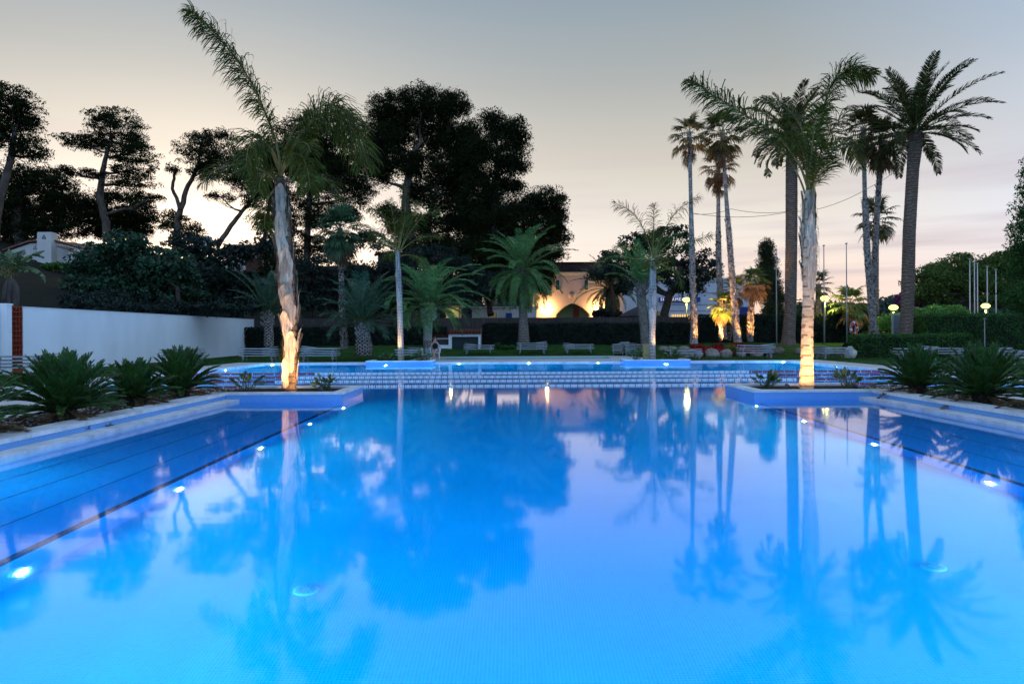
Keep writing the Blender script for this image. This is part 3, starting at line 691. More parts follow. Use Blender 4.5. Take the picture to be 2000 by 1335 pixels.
queen_palm('queen_palm', 'tall windswept palm with peeling pale trunk in the near left planter', 16.4,
    [(564, 762, 34), (566, 715, 31), (568, 660, 31), (566, 600, 34), (560, 560, 38), (556, 500, 36), (552, 440, 32), (549, 390, 27), (547, 345, 20)],
    [([(549, 345, 0), (542, 290, -.1), (518, 220, -.2), (478, 140, -.3), (425, 70, -.4), (372, 22, -.5)], 1.3, (-.3, 0, -.3), 300),
     ([(549, 345, 0), (575, 280, -.2), (612, 235, -.3), (655, 222, -.4), (690, 255, -.5), (712, 320, -.6)], 1.7, (.1, 0, -.5), 260),
     ([(549, 345, 0), (560, 285, .3), (590, 235, .5), (640, 205, .7), (690, 230, .9), (705, 280, 1)], 1.6, (.1, 0, -.5), 160),
     ([(549, 345, 0), (528, 290, -.5), (502, 262, -.9), (485, 290, -1.2), (480, 330, -1.3)], 1.1, (0, 0, -.4), 110),
     ([(549, 345, 0), (560, 310, -.5), (585, 300, -1.0), (600, 330, -1.3), (606, 370, -1.4)], 1.1, (0, 0, -.4), 110),
     ([(549, 345, 0), (535, 300, .4), (520, 285, .9), (505, 320, 1.2), (500, 370, 1.3)], 1.1, (0, 0, -.4), 110)],
    6, 2.1, .02, 11, 38, [M_SHEATH, M_BARKD], [M_BARKD, mat('brown_fibre', (.17, .11, .07), .95, var=.5, scale=9, bump=.02, bscale=30)], autopar={'hi': 60, 'lo': 5, 'bend': 140})
queen_palm('queen_palm', 'tall palm with pale ringed trunk glowing warm in the near right planter', 16.5,
    [(1575, 757, 34), (1576, 710, 28), (1577, 640, 26), (1579, 575, 25), (1580, 520, 29), (1580, 460, 29), (1580, 415, 24), (1579, 372, 16)],
    [([(1579, 372, 0), (1560, 320, -.1), (1515, 262, -.2), (1455, 225, -.3), (1400, 190, -.4), (1350, 158, -.5)], 1.2, (-.1, 0, -.3), 240),
     ([(1579, 372, 0), (1592, 300, 0), (1606, 220, 0), (1628, 160, 0), (1665, 138, -.1), (1700, 148, -.2)], 1.2, (0, 0, -.2), 240),
     ([(1579, 372, 0), (1575, 300, .2), (1560, 240, .5), (1520, 200, .8), (1480, 195, 1)], .9, (-.1, 0, -.2), 80),
     ([(1579, 372, 0), (1584, 310, -.4), (1590, 250, -.7), (1600, 210, -1)], .85, (0, 0, 0), 80),
     ([(1579, 372, 0), (1605, 320, .2), (1640, 285, .4), (1665, 290, .6), (1680, 330, .7)], .8, (0, 0, -.4), 70),
     ([(1579, 372, 0), (1592, 330, -.5), (1610, 300, -.9), (1640, 270, -1.2)], .7, (.1, 0, -.2), 70)],
    5, 2.0, .50, 12, 20, [M_SHEATH, M_BARKD], [M_RINGD, M_QTRUNK], ringcell=.24, autopar={'hi': 88, 'lo': 52, 'bend': 60})
queen_palm('queen_palm', 'slim palm with feathery olive fronds in the far left planter', 34.2,
    [(783, 704, 15), (782, 640, 13), (780, 580, 13), (778, 530, 12), (776, 490, 8)],
    [([(777, 500, 0), (765, 455, 0), (745, 418, -.2), (722, 408, -.4)], 1.0), ([(777, 500, 0), (786, 450, 0), (792, 400, 0), (790, 365, 0)], 1.0),
     ([(777, 500, 0), (800, 455, 0), (830, 420, 0), (856, 412, 0)], 1.0), ([(777, 500, 0), (770, 440, .5), (762, 390, .6)], 1.0),
     ([(777, 500, 0), (800, 440, .6), (815, 395, .9)], 1.0), ([(777, 500, 0), (760, 470, -.5), (735, 455, -.8), (722, 470, -.9)], .9)],
    7, 2.6, .5, 13, 8, [M_SHEATHG, M_BARKD], [M_RINGD, M_SHEATHG], ll=.75, autopar={'hi': 75, 'lo': 5, 'bend': 70})
queen_palm('queen_palm', 'slim palm with silvery peeling trunk in the far right planter', 34.2,
    [(1274, 703, 16), (1274, 650, 14), (1274, 600, 19), (1275, 550, 16), (1275, 505, 10)],
    [([(1275, 505, 0), (1262, 460, 0), (1240, 420, 0), (1200, 395, -.2)], 1.1), ([(1275, 505, 0), (1277, 450, 0), (1277, 400, 0)], 1.0),
     ([(1275, 505, 0), (1295, 455, 0), (1325, 410, 0), (1365, 385, .2)], 1.1), ([(1275, 505, 0), (1310, 490, 0), (1350, 472, 0), (1388, 460, 0)], 1.0),
     ([(1275, 505, 0), (1240, 505, -.5), (1200, 500, -.8), (1165, 515, -1)], .8), ([(1275, 505, 0), (1300, 520, -.5), (1322, 530, -.8), (1332, 560, -1)], .7)],
    5, 2.2, .35, 14, 9, [M_SHEATHG, M_BARKD], [M_RINGD, M_SHEATHG], ll=.75, autopar={'hi': 80, 'lo': 10, 'bend': 70})

# ================================================================== DATE / CANARY PALMS
def date_palm(name, label, Y, trunk, nf, flen, seed, tmat, leafm=None, cell=.15, amp=.16, ring=False, par=None, ll=.5, group=None, base=None, top=None):
    rng = np.random.default_rng(seed); sc = Y / F; par = par or {}
    path = [at(a, c, Y) for a, c, wd in trunk]
    rads = [wd * sc / 2 * .93 for a, c, wd in trunk]; loc = tuple(path[0]); t = thing(name, label, 'palm tree', loc, 0, group); nl = tuple(-np.array(loc))
    tb = MB(); scar_trunk(tb, path, rads, rng, cell, amp, 40, 0, 1, ring=ring)
    # skirt of cut leaf stubs under the crown
    tp = np.array(path[-1]); R = rads[-1]
    for k in range(60):
        a = k * 2.39996; h = -rng.uniform(.0, .9); d = np.array([math.cos(a), math.sin(a), 0])
        p = tp + [0, 0, h] + d * R * .8; tb.tube([p, p + d * (.18 + .1 * rng.random()) + [0, 0, .22]], [.045, .02], 4, 1)
    fb = MB(); pinnate_crown(fb, tp + np.array([0, 0, .15]), rng, nf, flen, par.get('hi', 85), par.get('lo', -30), par.get('bend', 85), par.get('n', 60), ll, par.get('lw', .035),
                  par.get('droop', .35), par.get('plume', .12), .04, par.get('wind', (0, 0)), .10, par.get('lift', .3), R * .5)
    tb.build('trunk', tmat, t).location = nl
    fb.build('crown', [leafm or M_DATE, mat('palm_rachis', (.10, .14, .04), .5)], t).location = nl
    return t
PINE_T = [M_BARKD, M_SCAR]
date_palm('date_palm', 'slender date palm with scaly trunk and upswept fronds beside the white wall end', 44, [(525, 676, 20), (525, 650, 19), (523, 625, 19), (522, 612, 17)], 22, 3.4, 21, PINE_T, M_DATED, cell=.2, par={'lo': 15, 'bend': 60, 'wind': (-.1, 0)})
date_palm('date_palm', 'short date palm with fat pineapple-patterned trunk in the left lawn', 39, [(710, 694, 34), (710, 675, 35), (709, 650, 27), (708, 628, 21)], 38, 3.3, 22, PINE_T, M_DATED, cell=.20, par={'lo': 0, 'bend': 75, 'wind': (.1, 0)})
date_palm('date_palm', 'bright green arching date palm behind the seated woman', 39.5, [(835, 698, 20), (835, 650, 18), (836, 615, 21), (837, 597, 22)], 40, 3.6, 23, PINE_T, M_DATE, cell=.17, par={'lo': -5, 'bend': 110, 'wind': (.2, 0)})
date_palm('date_palm', 'tall full date palm standing behind the middle sunbeds', 45, [(1023, 668, 25), (1022, 620, 19), (1021, 570, 19), (1020, 540, 20), (1020, 528, 18)], 52, 3.6, 24, [M_BARKD, M_GREYT], M_DATE, cell=.10, amp=.06, ring=True, par={'lo': -55, 'bend': 75})
date_palm('date_palm', 'dark date palm in front of the pink house arch', 62, [(1189, 625, 15), (1189, 590, 14), (1189, 562, 14)], 40, 3.6, 25, [M_BARKD, M_BARKD], M_DATED, par={'lo': -60, 'bend': 70})
date_palm('date_palm', 'date palm with smooth grey curved trunk behind the far right planter', 42, [(1262, 682, 20), (1258, 640, 18), (1254, 600, 19), (1252, 570, 21), (1253, 552, 22)], 18, 3.0, 26, [M_BARKD, M_GREYT], M_DATE, cell=.07, amp=.03, ring=True, par={'hi': 85, 'lo': 30, 'bend': 50})
date_palm('date_palm', 'very tall dark date palm left of the near right palm', 43.5, [(1539, 674, 33), (1540, 660, 27), (1544, 600, 24), (1546, 450, 24), (1546, 380, 24), (1546, 300, 23), (1546, 268, 18)], 46, 3.5, 27, [M_BARKD, mat('brown_palm_trunk', (.19, .135, .10), .95, var=.5, scale=8, bump=.02, bscale=22, stretch=(1, 1, 2.5))], M_DATEO, ll=.55, cell=.12, amp=.05, ring=True, par={'lo': -30, 'bend': 80, 'n': 64, 'lw': .05, 'wind': (.1, 0)})
date_palm('date_palm', 'tallest date palm on the right rising behind the low hedge', 40.5, [(1768, 684, 30), (1768, 660, 26), (1772, 600, 26), (1776, 450, 25), (1783, 330, 24), (1788, 280, 29), (1788, 255, 24)], 46, 4.5, 28, [M_BARKD, mat('brown_palm_trunk', (.1, .07, .05))], M_DATEO, ll=.62, cell=.11, amp=.06, ring=True, par={'lo': -22, 'bend': 62, 'n': 70, 'lw': .048, 'wind': (.14, 0), 'droop': .3})

# ================================================================== FAN PALMS
def fan_palm(name, label, Y, trunk, nl_, pet, R, seed, leafm=None, rough_to=.5, par=None, group=None, dry=.15, skirt=0, warmleaf=None):
    rng = np.random.default_rng(seed); sc = Y / F; par = par or {}
    path = [at(a, c, Y) for a, c, wd in trunk]; rads = [wd * sc / 2 * .84 for a, c, wd in trunk]
    loc = tuple(path[0]); t = thing(name, label, 'palm tree', loc, 0, group); nl = tuple(-np.array(loc))
    tb = MB(); scar_trunk(tb, path, rads, rng, .09, .07, 24, 0, 1, ring=True)
    P = resample(path, 60); Rr = np.interp(np.linspace(0, len(rads) - 1, 60), range(len(rads)), rads)
    nb = int(rough_to * 420)
    for k in range(nb):                     # split stubs of old leaf stalks
        u = (.07 + (rough_to - .07) * k / nb) * 59; i = int(u); a = k * 2.39996 + rng.uniform(-.3, .3); d = np.array([math.cos(a), math.sin(a), 0])
        p = P[i] + (P[min(i + 1, 59)] - P[i]) * (u - i) + d * Rr[i] * .9; up = rng.uniform(.10, .2)
        tt = np.cross(d, [0, 0, 1.]); wdt = .05
        tb.add([p - tt * wdt, p + tt * wdt, p + d * rng.uniform(.05, .11) + tt * wdt * .5 + [0, 0, up], p + d * .06 - tt * wdt * .5 + [0, 0, up * rng.uniform(.7, 1.1)]], [[0, 1, 2, 3]], int(rng.random() < .6))
    fb = MB(); tp = np.array(path[-1])
    fan_crown(fb, tp, rng, nl_, pet, R, par.get('hi', 80), par.get('lo', -55), par.get('droop', .45), dry, par.get('nseg', 20))
    for k in range(skirt):                  # dead leaves hanging against the trunk
        a = k * 2.39996; fan_leaf(fb, tp + [0, 0, -.3 - 1.2 * k / skirt], a, math.radians(rng.uniform(-80, -62)), pet * .5, R * rng.uniform(.7, 1.0), rng, 2, 1, 14, .3, 1.2)
    tb.build('trunk', [M_BARKD, mat('old_leaf_stub', (.30, .26, .23), .9, var=.5, scale=7, island=.4, spec=.1)], t).location = nl
    fb.build('crown', [leafm or M_FAN, mat('fan_stalk', (.16, .12, .05), .6), M_DRY], t).location = nl
    return t
fan_palm('fan_palm', 'shaggy fan palm with hanging dead leaves between two left palms', 43, [(673, 682, 20), (671, 650, 15), (668, 600, 13), (666, 520, 12), (664, 445, 13)], 46, .95, 1.0, 31, mat('green_fan_leaves', (.045, .10, .045), .5, var=.4, scale=2, island=.4, trans=.25), .9, par={'lo': -70}, dry=.1, skirt=16)
G = 'tall fan palms in the flower bed'
fan_palm('fan_palm', 'leftmost tall fan palm of the flower bed, straight with a small crown', 42, [(1355, 671, 20), (1356, 640, 16), (1353, 560, 15), (1351, 470, 13), (1349, 380, 9), (1347, 285, 9), (1346, 258, 11)], 22, .75, .75, 32, rough_to=.50, group=G, par={'lo': -40}, dry=.1, skirt=6)
fan_palm('fan_palm', 'orange-lit fan palm in the middle of the flower bed', 45, [(1413, 662, 19), (1409, 600, 15), (1404, 520, 13), (1403, 460, 12), (1403, 400, 9), (1403, 320, 10)], 24, .8, .75, 33, M_DRY, rough_to=.62, group=G, par={'lo': -60}, dry=.5, skirt=10)
fan_palm('fan_palm', 'leaning tall fan palm with grey trunk right of the orange-lit one', 43, [(1441, 668, 20), (1436, 620, 16), (1430, 540, 14), (1423, 450, 13), (1418, 380, 9), (1413, 300, 9), (1411, 258, 12)], 34, .95, .85, 34, rough_to=.55, group=G, par={'lo': -60}, dry=.1, skirt=8)
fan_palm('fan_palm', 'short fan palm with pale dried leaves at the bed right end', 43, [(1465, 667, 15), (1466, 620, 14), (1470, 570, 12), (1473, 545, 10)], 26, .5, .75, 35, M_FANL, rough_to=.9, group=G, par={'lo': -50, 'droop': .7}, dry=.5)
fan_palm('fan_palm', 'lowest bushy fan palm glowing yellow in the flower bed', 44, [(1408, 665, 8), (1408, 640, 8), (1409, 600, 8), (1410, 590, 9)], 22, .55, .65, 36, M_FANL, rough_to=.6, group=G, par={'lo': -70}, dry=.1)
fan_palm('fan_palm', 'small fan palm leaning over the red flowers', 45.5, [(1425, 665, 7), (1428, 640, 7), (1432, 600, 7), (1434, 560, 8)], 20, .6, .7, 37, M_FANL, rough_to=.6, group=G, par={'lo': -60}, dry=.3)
G2 = 'twin tall fan palms on the right'
fan_palm('fan_palm', 'left one of the twin tall fan palms behind the lifebuoy', 43, [(1712, 660, 22), (1706, 640, 17), (1699, 560, 15), (1693, 480, 15), (1690, 400, 14), (1689, 380, 10), (1687, 280, 9), (1686, 250, 12)], 30, .95, .85, 38, rough_to=.62, group=G2, par={'lo': -60}, dry=.1, skirt=8)
fan_palm('fan_palm', 'right one of the twin tall fan palms, leaning right near its top', 44, [(1704, 662, 18), (1705, 600, 15), (1708, 520, 14), (1712, 430, 13), (1718, 340, 12), (1722, 270, 13)], 36, 1.05, .9, 39, rough_to=.9, group=G2, par={'lo': -65}, dry=.1, skirt=6)
fan_palm('fan_palm', 'dark fan palm far behind the twin palms', 58, [(1712, 640, 12), (1712, 560, 10), (1712, 480, 10), (1711, 425, 11)], 26, 1.2, 1.1, 40, M_FAN, rough_to=.3, par={'lo': -50}, dry=0)
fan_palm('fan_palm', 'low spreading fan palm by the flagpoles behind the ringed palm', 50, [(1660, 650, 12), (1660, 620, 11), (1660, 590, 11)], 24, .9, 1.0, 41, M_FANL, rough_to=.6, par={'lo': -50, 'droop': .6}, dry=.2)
fan_palm('fan_palm', 'dark fan palm behind the street lamp beside the ringed palm', 55, [(1598, 650, 16), (1598, 600, 14), (1599, 555, 12)], 20, .8, .8, 42, M_FAN, rough_to=.5, par={'lo': -40}, dry=.1)

# banana-like bird-of-paradise tree behind the white wall, far left
def banana(Y=31):
    rng = np.random.default_rng(50); base = at(18, 600, Y); base.z = 2.0; loc = tuple(base); nl = tuple(-np.array(loc))
    t = thing('bird_of_paradise_tree', 'banana-leaved plant with ragged pale leaves rising over the wall at far left', 'plant', loc)
    tb, fb = MB(), MB(); top = at(20, 540, Y)
    for k in range(3): tb.tube([base + Vector((k * .25 - .25, 0, -.3)), at(12 + 10 * k, 560, Y), top], [.16, .13, .10], 8)
    for k in range(22):
        az = rng.uniform(0, 2 * PI); el = math.radians(rng.uniform(20, 85)); Ln = rng.uniform(1.3, 2.1)
        P = resample(arc(np.array(top) + rng.normal(0, .12, 3), az, el, Ln, math.radians(rng.uniform(50, 130)), 8), 18)
        T = np.gradient(P, axis=0); S = np.cross(T, [0, 0, 1.]); S /= np.linalg.norm(S, axis=1)[:, None] + 1e-6
        fb.tube(P, np.linspace(.025, .006, 18), 4, 1, cap=False)
        tt = np.linspace(0, 1, 18); wv = .24 * np.interp(tt, [0, .3, .42, .8, 1], [0, .02, .9, .85, .0])
        for sd in (1, -1):
            for j in range(6, 17):
                if rng.random() < .12: continue
                a, c = P[j], P[j + 1] * .96 + P[j] * .04; dz = np.array([0, 0, -.05 - .25 * rng.random() * .5])
                fb.add([a, c, c + S[j + 1] * sd * wv[j + 1] + dz, a + S[j] * sd * wv[j] + dz], [[0, 1, 2, 3]], 0)
    tb.build('stem', M_BARK, t).location = nl; fb.build('crown', [M_BANANA, mat('frond_stem', (.22, .17, .05))], t).location = nl
banana()

# ================================================================== PINES, TREES, BUSHES
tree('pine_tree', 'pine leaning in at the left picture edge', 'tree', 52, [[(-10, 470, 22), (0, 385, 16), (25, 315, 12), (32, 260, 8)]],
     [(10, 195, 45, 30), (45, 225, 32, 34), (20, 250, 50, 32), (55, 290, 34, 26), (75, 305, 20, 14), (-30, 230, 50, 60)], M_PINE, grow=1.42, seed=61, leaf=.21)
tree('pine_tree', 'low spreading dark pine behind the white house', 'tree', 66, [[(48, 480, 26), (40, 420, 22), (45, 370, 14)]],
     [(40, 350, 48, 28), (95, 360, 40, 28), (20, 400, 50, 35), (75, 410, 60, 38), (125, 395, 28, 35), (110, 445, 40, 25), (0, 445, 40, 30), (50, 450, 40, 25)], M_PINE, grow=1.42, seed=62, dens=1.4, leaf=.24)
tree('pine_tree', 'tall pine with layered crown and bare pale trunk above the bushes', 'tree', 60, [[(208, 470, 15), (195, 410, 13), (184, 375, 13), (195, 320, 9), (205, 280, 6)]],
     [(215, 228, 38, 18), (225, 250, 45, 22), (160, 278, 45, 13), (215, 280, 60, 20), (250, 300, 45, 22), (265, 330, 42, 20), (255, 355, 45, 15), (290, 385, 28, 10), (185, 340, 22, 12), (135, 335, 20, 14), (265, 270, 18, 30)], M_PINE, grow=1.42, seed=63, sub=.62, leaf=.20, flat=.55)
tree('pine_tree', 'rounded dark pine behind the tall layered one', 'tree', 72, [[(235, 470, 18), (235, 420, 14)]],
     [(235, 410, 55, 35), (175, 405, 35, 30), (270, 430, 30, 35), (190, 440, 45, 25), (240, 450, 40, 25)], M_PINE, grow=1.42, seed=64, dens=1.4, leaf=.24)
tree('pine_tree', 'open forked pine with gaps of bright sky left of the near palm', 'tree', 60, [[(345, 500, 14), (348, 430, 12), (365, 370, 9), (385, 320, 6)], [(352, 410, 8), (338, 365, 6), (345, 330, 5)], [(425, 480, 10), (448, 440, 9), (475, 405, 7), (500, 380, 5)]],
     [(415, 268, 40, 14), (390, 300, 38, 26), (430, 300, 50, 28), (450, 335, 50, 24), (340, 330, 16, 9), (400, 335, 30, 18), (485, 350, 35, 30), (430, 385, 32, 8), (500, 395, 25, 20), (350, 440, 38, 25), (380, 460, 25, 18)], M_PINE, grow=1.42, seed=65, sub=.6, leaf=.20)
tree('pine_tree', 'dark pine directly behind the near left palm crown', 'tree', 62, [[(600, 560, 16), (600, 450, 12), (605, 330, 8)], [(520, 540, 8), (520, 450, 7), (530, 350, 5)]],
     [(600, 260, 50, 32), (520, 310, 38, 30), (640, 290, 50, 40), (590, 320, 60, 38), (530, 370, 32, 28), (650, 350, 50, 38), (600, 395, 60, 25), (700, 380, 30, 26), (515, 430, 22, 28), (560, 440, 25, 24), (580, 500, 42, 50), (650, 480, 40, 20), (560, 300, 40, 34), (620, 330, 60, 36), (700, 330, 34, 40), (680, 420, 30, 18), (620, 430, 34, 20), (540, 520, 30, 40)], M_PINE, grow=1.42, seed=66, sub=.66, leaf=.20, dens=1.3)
tree('pine_tree', 'largest pine of the middle mass, broad dense rounded crown', 'tree', 64, [[(800, 600, 30), (800, 480, 24), (790, 400, 18), (800, 320, 12)], [(830, 470, 12), (845, 400, 10), (860, 330, 8)]],
     [(765, 220, 48, 38), (830, 205, 55, 34), (880, 215, 42, 34), (755, 270, 45, 44), (820, 260, 65, 45), (890, 280, 50, 45), (780, 320, 55, 32), (860, 335, 70, 40), (920, 320, 30, 36), (740, 345, 28, 26), (800, 440, 55, 26), (880, 400, 50, 30), (870, 450, 55, 34), (760, 420, 24, 20), (820, 380, 40, 26), (900, 360, 40, 34), (930, 430, 40, 40), (840, 490, 50, 34), (905, 500, 50, 36), (790, 480, 30, 26), (735, 300, 26, 40), (922, 262, 22, 26), (915, 300, 30, 30)],
     M_PINE, seed=67, sub=.85, leaf=.22, dens=1.9, flat=.9)
tree('pine_tree', 'right-hand pine of the middle mass stepping down to the right', 'tree', 61, [[(955, 620, 26), (960, 480, 20), (965, 380, 14), (970, 290, 8)]],
     [(960, 235, 28, 16), (985, 255, 42, 26), (1010, 280, 26, 34), (960, 300, 45, 36), (1005, 325, 32, 24), (950, 360, 50, 36), (1000, 365, 30, 18), (985, 410, 48, 28), (1060, 390, 45, 20), (1075, 420, 34, 26), (1020, 440, 50, 30), (1085, 465, 32, 26), (950, 440, 50, 40), (1080, 500, 25, 18), (940, 500, 55, 45), (1010, 490, 45, 40), (1060, 540, 25, 40), (930, 400, 40, 40), (970, 460, 50, 40), (1035, 410, 40, 26), (1040, 480, 40, 36), (1085, 440, 26, 24), (970, 540, 60, 40), (1030, 540, 40, 40)],
     M_PINE, seed=68, sub=.8, leaf=.22, dens=1.9, flat=.9)
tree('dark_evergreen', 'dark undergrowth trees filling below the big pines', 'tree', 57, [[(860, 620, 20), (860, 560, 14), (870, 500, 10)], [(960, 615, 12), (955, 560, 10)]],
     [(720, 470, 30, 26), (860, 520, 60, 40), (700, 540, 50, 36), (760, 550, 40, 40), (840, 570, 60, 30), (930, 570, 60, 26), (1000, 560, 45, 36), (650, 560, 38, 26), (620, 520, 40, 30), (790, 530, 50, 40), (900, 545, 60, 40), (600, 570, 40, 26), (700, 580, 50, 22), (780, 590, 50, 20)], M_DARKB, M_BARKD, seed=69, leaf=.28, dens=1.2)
tree('oak_bush', 'broad bluish-green bush over the white wall, left of the near palm', 'bush', 44, [[(250, 600, 18), (250, 560, 14), (240, 520, 10)], [(350, 605, 10), (345, 560, 8)]],
     [(235, 480, 55, 28), (190, 520, 50, 34), (250, 530, 70, 40), (310, 520, 55, 36), (200, 570, 55, 34), (290, 575, 70, 34), (355, 560, 45, 45), (160, 560, 30, 25)], M_BUSH, M_BARKD, seed=70, sub=.6, leaf=.24, aspect=.6, dens=1.2)
tree('dark_evergreen', 'dark tree with small gaps between the oak bush and the near left palm', 'tree', 50, [[(375, 615, 10), (385, 560, 9), (400, 520, 8)], [(455, 605, 8), (470, 540, 7), (455, 480, 5)]],
     [(360, 480, 36, 30), (420, 500, 45, 30), (385, 540, 48, 36), (450, 560, 45, 42), (500, 570, 40, 36), (420, 590, 45, 22), (525, 480, 24, 24), (470, 500, 22, 26)], M_DARKB, M_BARKD, seed=71, sub=.6, leaf=.24, aspect=.5)
tree('broadleaf_tree', 'spreading dark tree with curved trunk right of the pink house', 'tree', 52, [[(1308, 668, 24), (1300, 620, 17), (1308, 580, 15), (1325, 555, 12), (1330, 520, 8)]],
     [(1250, 480, 40, 28), (1300, 470, 45, 34), (1350, 510, 40, 34), (1290, 525, 48, 30), (1230, 510, 30, 24), (1365, 550, 32, 26), (1330, 560, 40, 18), (1250, 545, 32, 20), (1395, 520, 12, 26)], M_DARKB, M_BARKD, seed=72, sub=.55, leaf=.22, aspect=.5, dens=.85)
tree('broadleaf_tree', 'small dark tree showing over the pink house roof', 'tree', 60, [[(1200, 620, 12), (1195, 560, 9), (1195, 520, 7)]],
     [(1190, 505, 22, 18), (1200, 530, 30, 18), (1165, 540, 26, 16), (1215, 560, 26, 20)], M_DARKB, M_BARKD, seed=73, sub=.5, leaf=.22, aspect=.5)
tree('cypress_tree', 'narrow round-topped cypress behind the thin flagpole', 'tree', 58, [[(1502, 640, 12), (1502, 560, 9), (1500, 500, 5)]],
     [(1497, 488, 15, 22), (1498, 520, 19, 28), (1503, 550, 23, 30), (1510, 585, 25, 30), (1510, 620, 26, 28)], mat('cypress_leaves', (.018, .035, .014), .8, var=.4, scale=1, island=.4, trans=.1), M_BARKD, seed=74, sub=.45, leaf=.15, dens=3.6, limbs=False)
tree('umbrella_pine', 'large green umbrella pine on the right behind the white poles', 'tree', 74, [[(1918, 650, 20), (1910, 615, 18), (1895, 585, 14), (1890, 550, 10)], [(1998, 650, 14), (1992, 600, 12)], [(1960, 650, 8), (1955, 600, 8)]],
     [(1870, 530, 55, 26), (1820, 545, 45, 26), (1920, 520, 60, 26), (1970, 520, 50, 30), (1815, 570, 34, 20), (1860, 560, 55, 26), (1920, 555, 60, 26), (1985, 560, 50, 30), (1800, 580, 22, 14), (1840, 590, 35, 10), (1950, 585, 40, 12), (2030, 530, 50, 50)], M_PINE2, grow=1.35, seed=75, sub=1.0, leaf=.34, dens=1.25)
tree('conifer_tree', 'dense green conifer cut off by the right picture edge', 'tree', 36, [[(2030, 690, 20), (2030, 560, 15), (2030, 400, 8)]],
     [(2012, 350, 18, 40), (2014, 410, 30, 42), (2012, 470, 38, 44), (2010, 530, 42, 44), (2008, 585, 42, 34)], M_CONI, M_BARKD, grow=1.3, seed=76, sub=.4, leaf=.16, dens=1.8, limbs=False)

def shrub_row(name, label, Y, x0, x1, ytop, ybot, leafm, seed, n=10, dyy=1.0, sub=.45, leaf=.16, cat='shrub', dens=1.3, kind=None):
    rng = np.random.default_rng(seed); sc = Y / F; fb = MB(); pts = []; stems = []
    c0 = at((x0 + x1) / 2, ybot, Y); loc = tuple(c0); t = thing(name, label, cat, loc); tb = MB()
    for k in range(n):
        px = x0 + (x1 - x0) * (k + .5) / n; yt = ytop + rng.uniform(-6, 8); c = np.array(at(px, (yt + ybot) / 2, Y + rng.uniform(-.4, .4) * dyy))
        r = np.array([(x1 - x0) / n * .75 * sc, dyy, (ybot - yt) / 2 * sc])
        P, C = blob_points(rng, c, r, max(8, int(dens * 4 * r[0] * r[2] / sub ** 2)), 60, sub, .8); pts.append(P)
        q = MB(); q.tube([c - [0, 0, r[2] * 1.1], c], [.06, .03], 5); stems.append(q)
    leaf_quads(fb, np.concatenate(pts), leaf, rng, 0, .55, bias=(0, 0, .3))
    nl = tuple(-np.array(loc)); fb.build('foliage', leafm, t).location = nl
    for q in stems: q.build('stem', M_BARKD, t).location = nl
    if kind: t['kind'] = kind
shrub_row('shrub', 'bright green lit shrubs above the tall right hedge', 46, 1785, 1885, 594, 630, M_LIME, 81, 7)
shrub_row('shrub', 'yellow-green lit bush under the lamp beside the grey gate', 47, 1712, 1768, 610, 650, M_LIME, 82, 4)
shrub_row('shrub', 'dark green trees between the ringed palm and the twin palms', 60, 1560, 1700, 585, 640, M_BUSH, 83, 8, 2.0, .8, .28)
shrub_row('shrub', 'grey-green scrub behind the white poles', 60, 1880, 2010, 605, 628, M_BUSH, 84, 8, 1.5, .6, .25)
shrub_row('shrub', 'purple flowering shrub beyond the tallest right palm', 75, 1752, 1795, 578, 605, mat('purple_flowers', (.16, .02, .14), .7, var=.5, scale=2, island=.5), 85, 4, 1.0, .5, .22)
shrub_row('shrub', 'small hedge in front of the white house on the slope', 55, 85, 160, 512, 528, M_HEDGE, 86, 6, .8, .4, .18)
shrub_row('shrub', 'small rounded bush by the shop fence', 53, 1392, 1414, 610, 632, M_BUSH, 87, 3, .6, .4, .18)
shrub_row('shrub', 'low dark bush beside the right wall lamp of the pink house', 60, 1160, 1215, 604, 625, M_DARKB, 88, 5, .8, .4, .2)

shrub_row('shrub', 'dark low scrub on the slope below the white house', 50, 25, 175, 535, 590, M_DARKB, 180, 9, 2.5, .5, .22)
shrub_row('shrub', 'tangled dark scrub on the slope behind the white wall', 42, 120, 500, 585, 618, M_DARKB, 181, 22, 1.2, .4, .18)
shrub_row('shrub', 'dark scrub between the near left palm and the fan palm', 56, 560, 760, 570, 620, M_DARKB, 182, 10, 1.8, .6, .24)
def slope_scrub():
    rng = np.random.default_rng(190); P = []; t = thing('shrubbery', 'dark tangled scrub spilling down the slope to the white wall', 'shrubbery', (-24, 40, 3)); fb = MB()
    for k in range(150):
        y = rng.uniform(28, 52); x = -20.3 - abs(rng.normal(0, 4.5)); px = CX + x * F / y
        if px < 150 + rng.uniform(-25, 40): continue
        r = rng.uniform(.5, 1.0); q, c = blob_points(rng, (x, y, terr_h(x, y) + r * .45), (r, r, r * .8), 10, 50, .35); P.append(q)
    leaf_quads(fb, np.concatenate(P), .15, rng, 0, .55, (0, 0, .3)); fb.build('foliage', M_DARKB, t).location = (24, -40, -3)
slope_scrub()
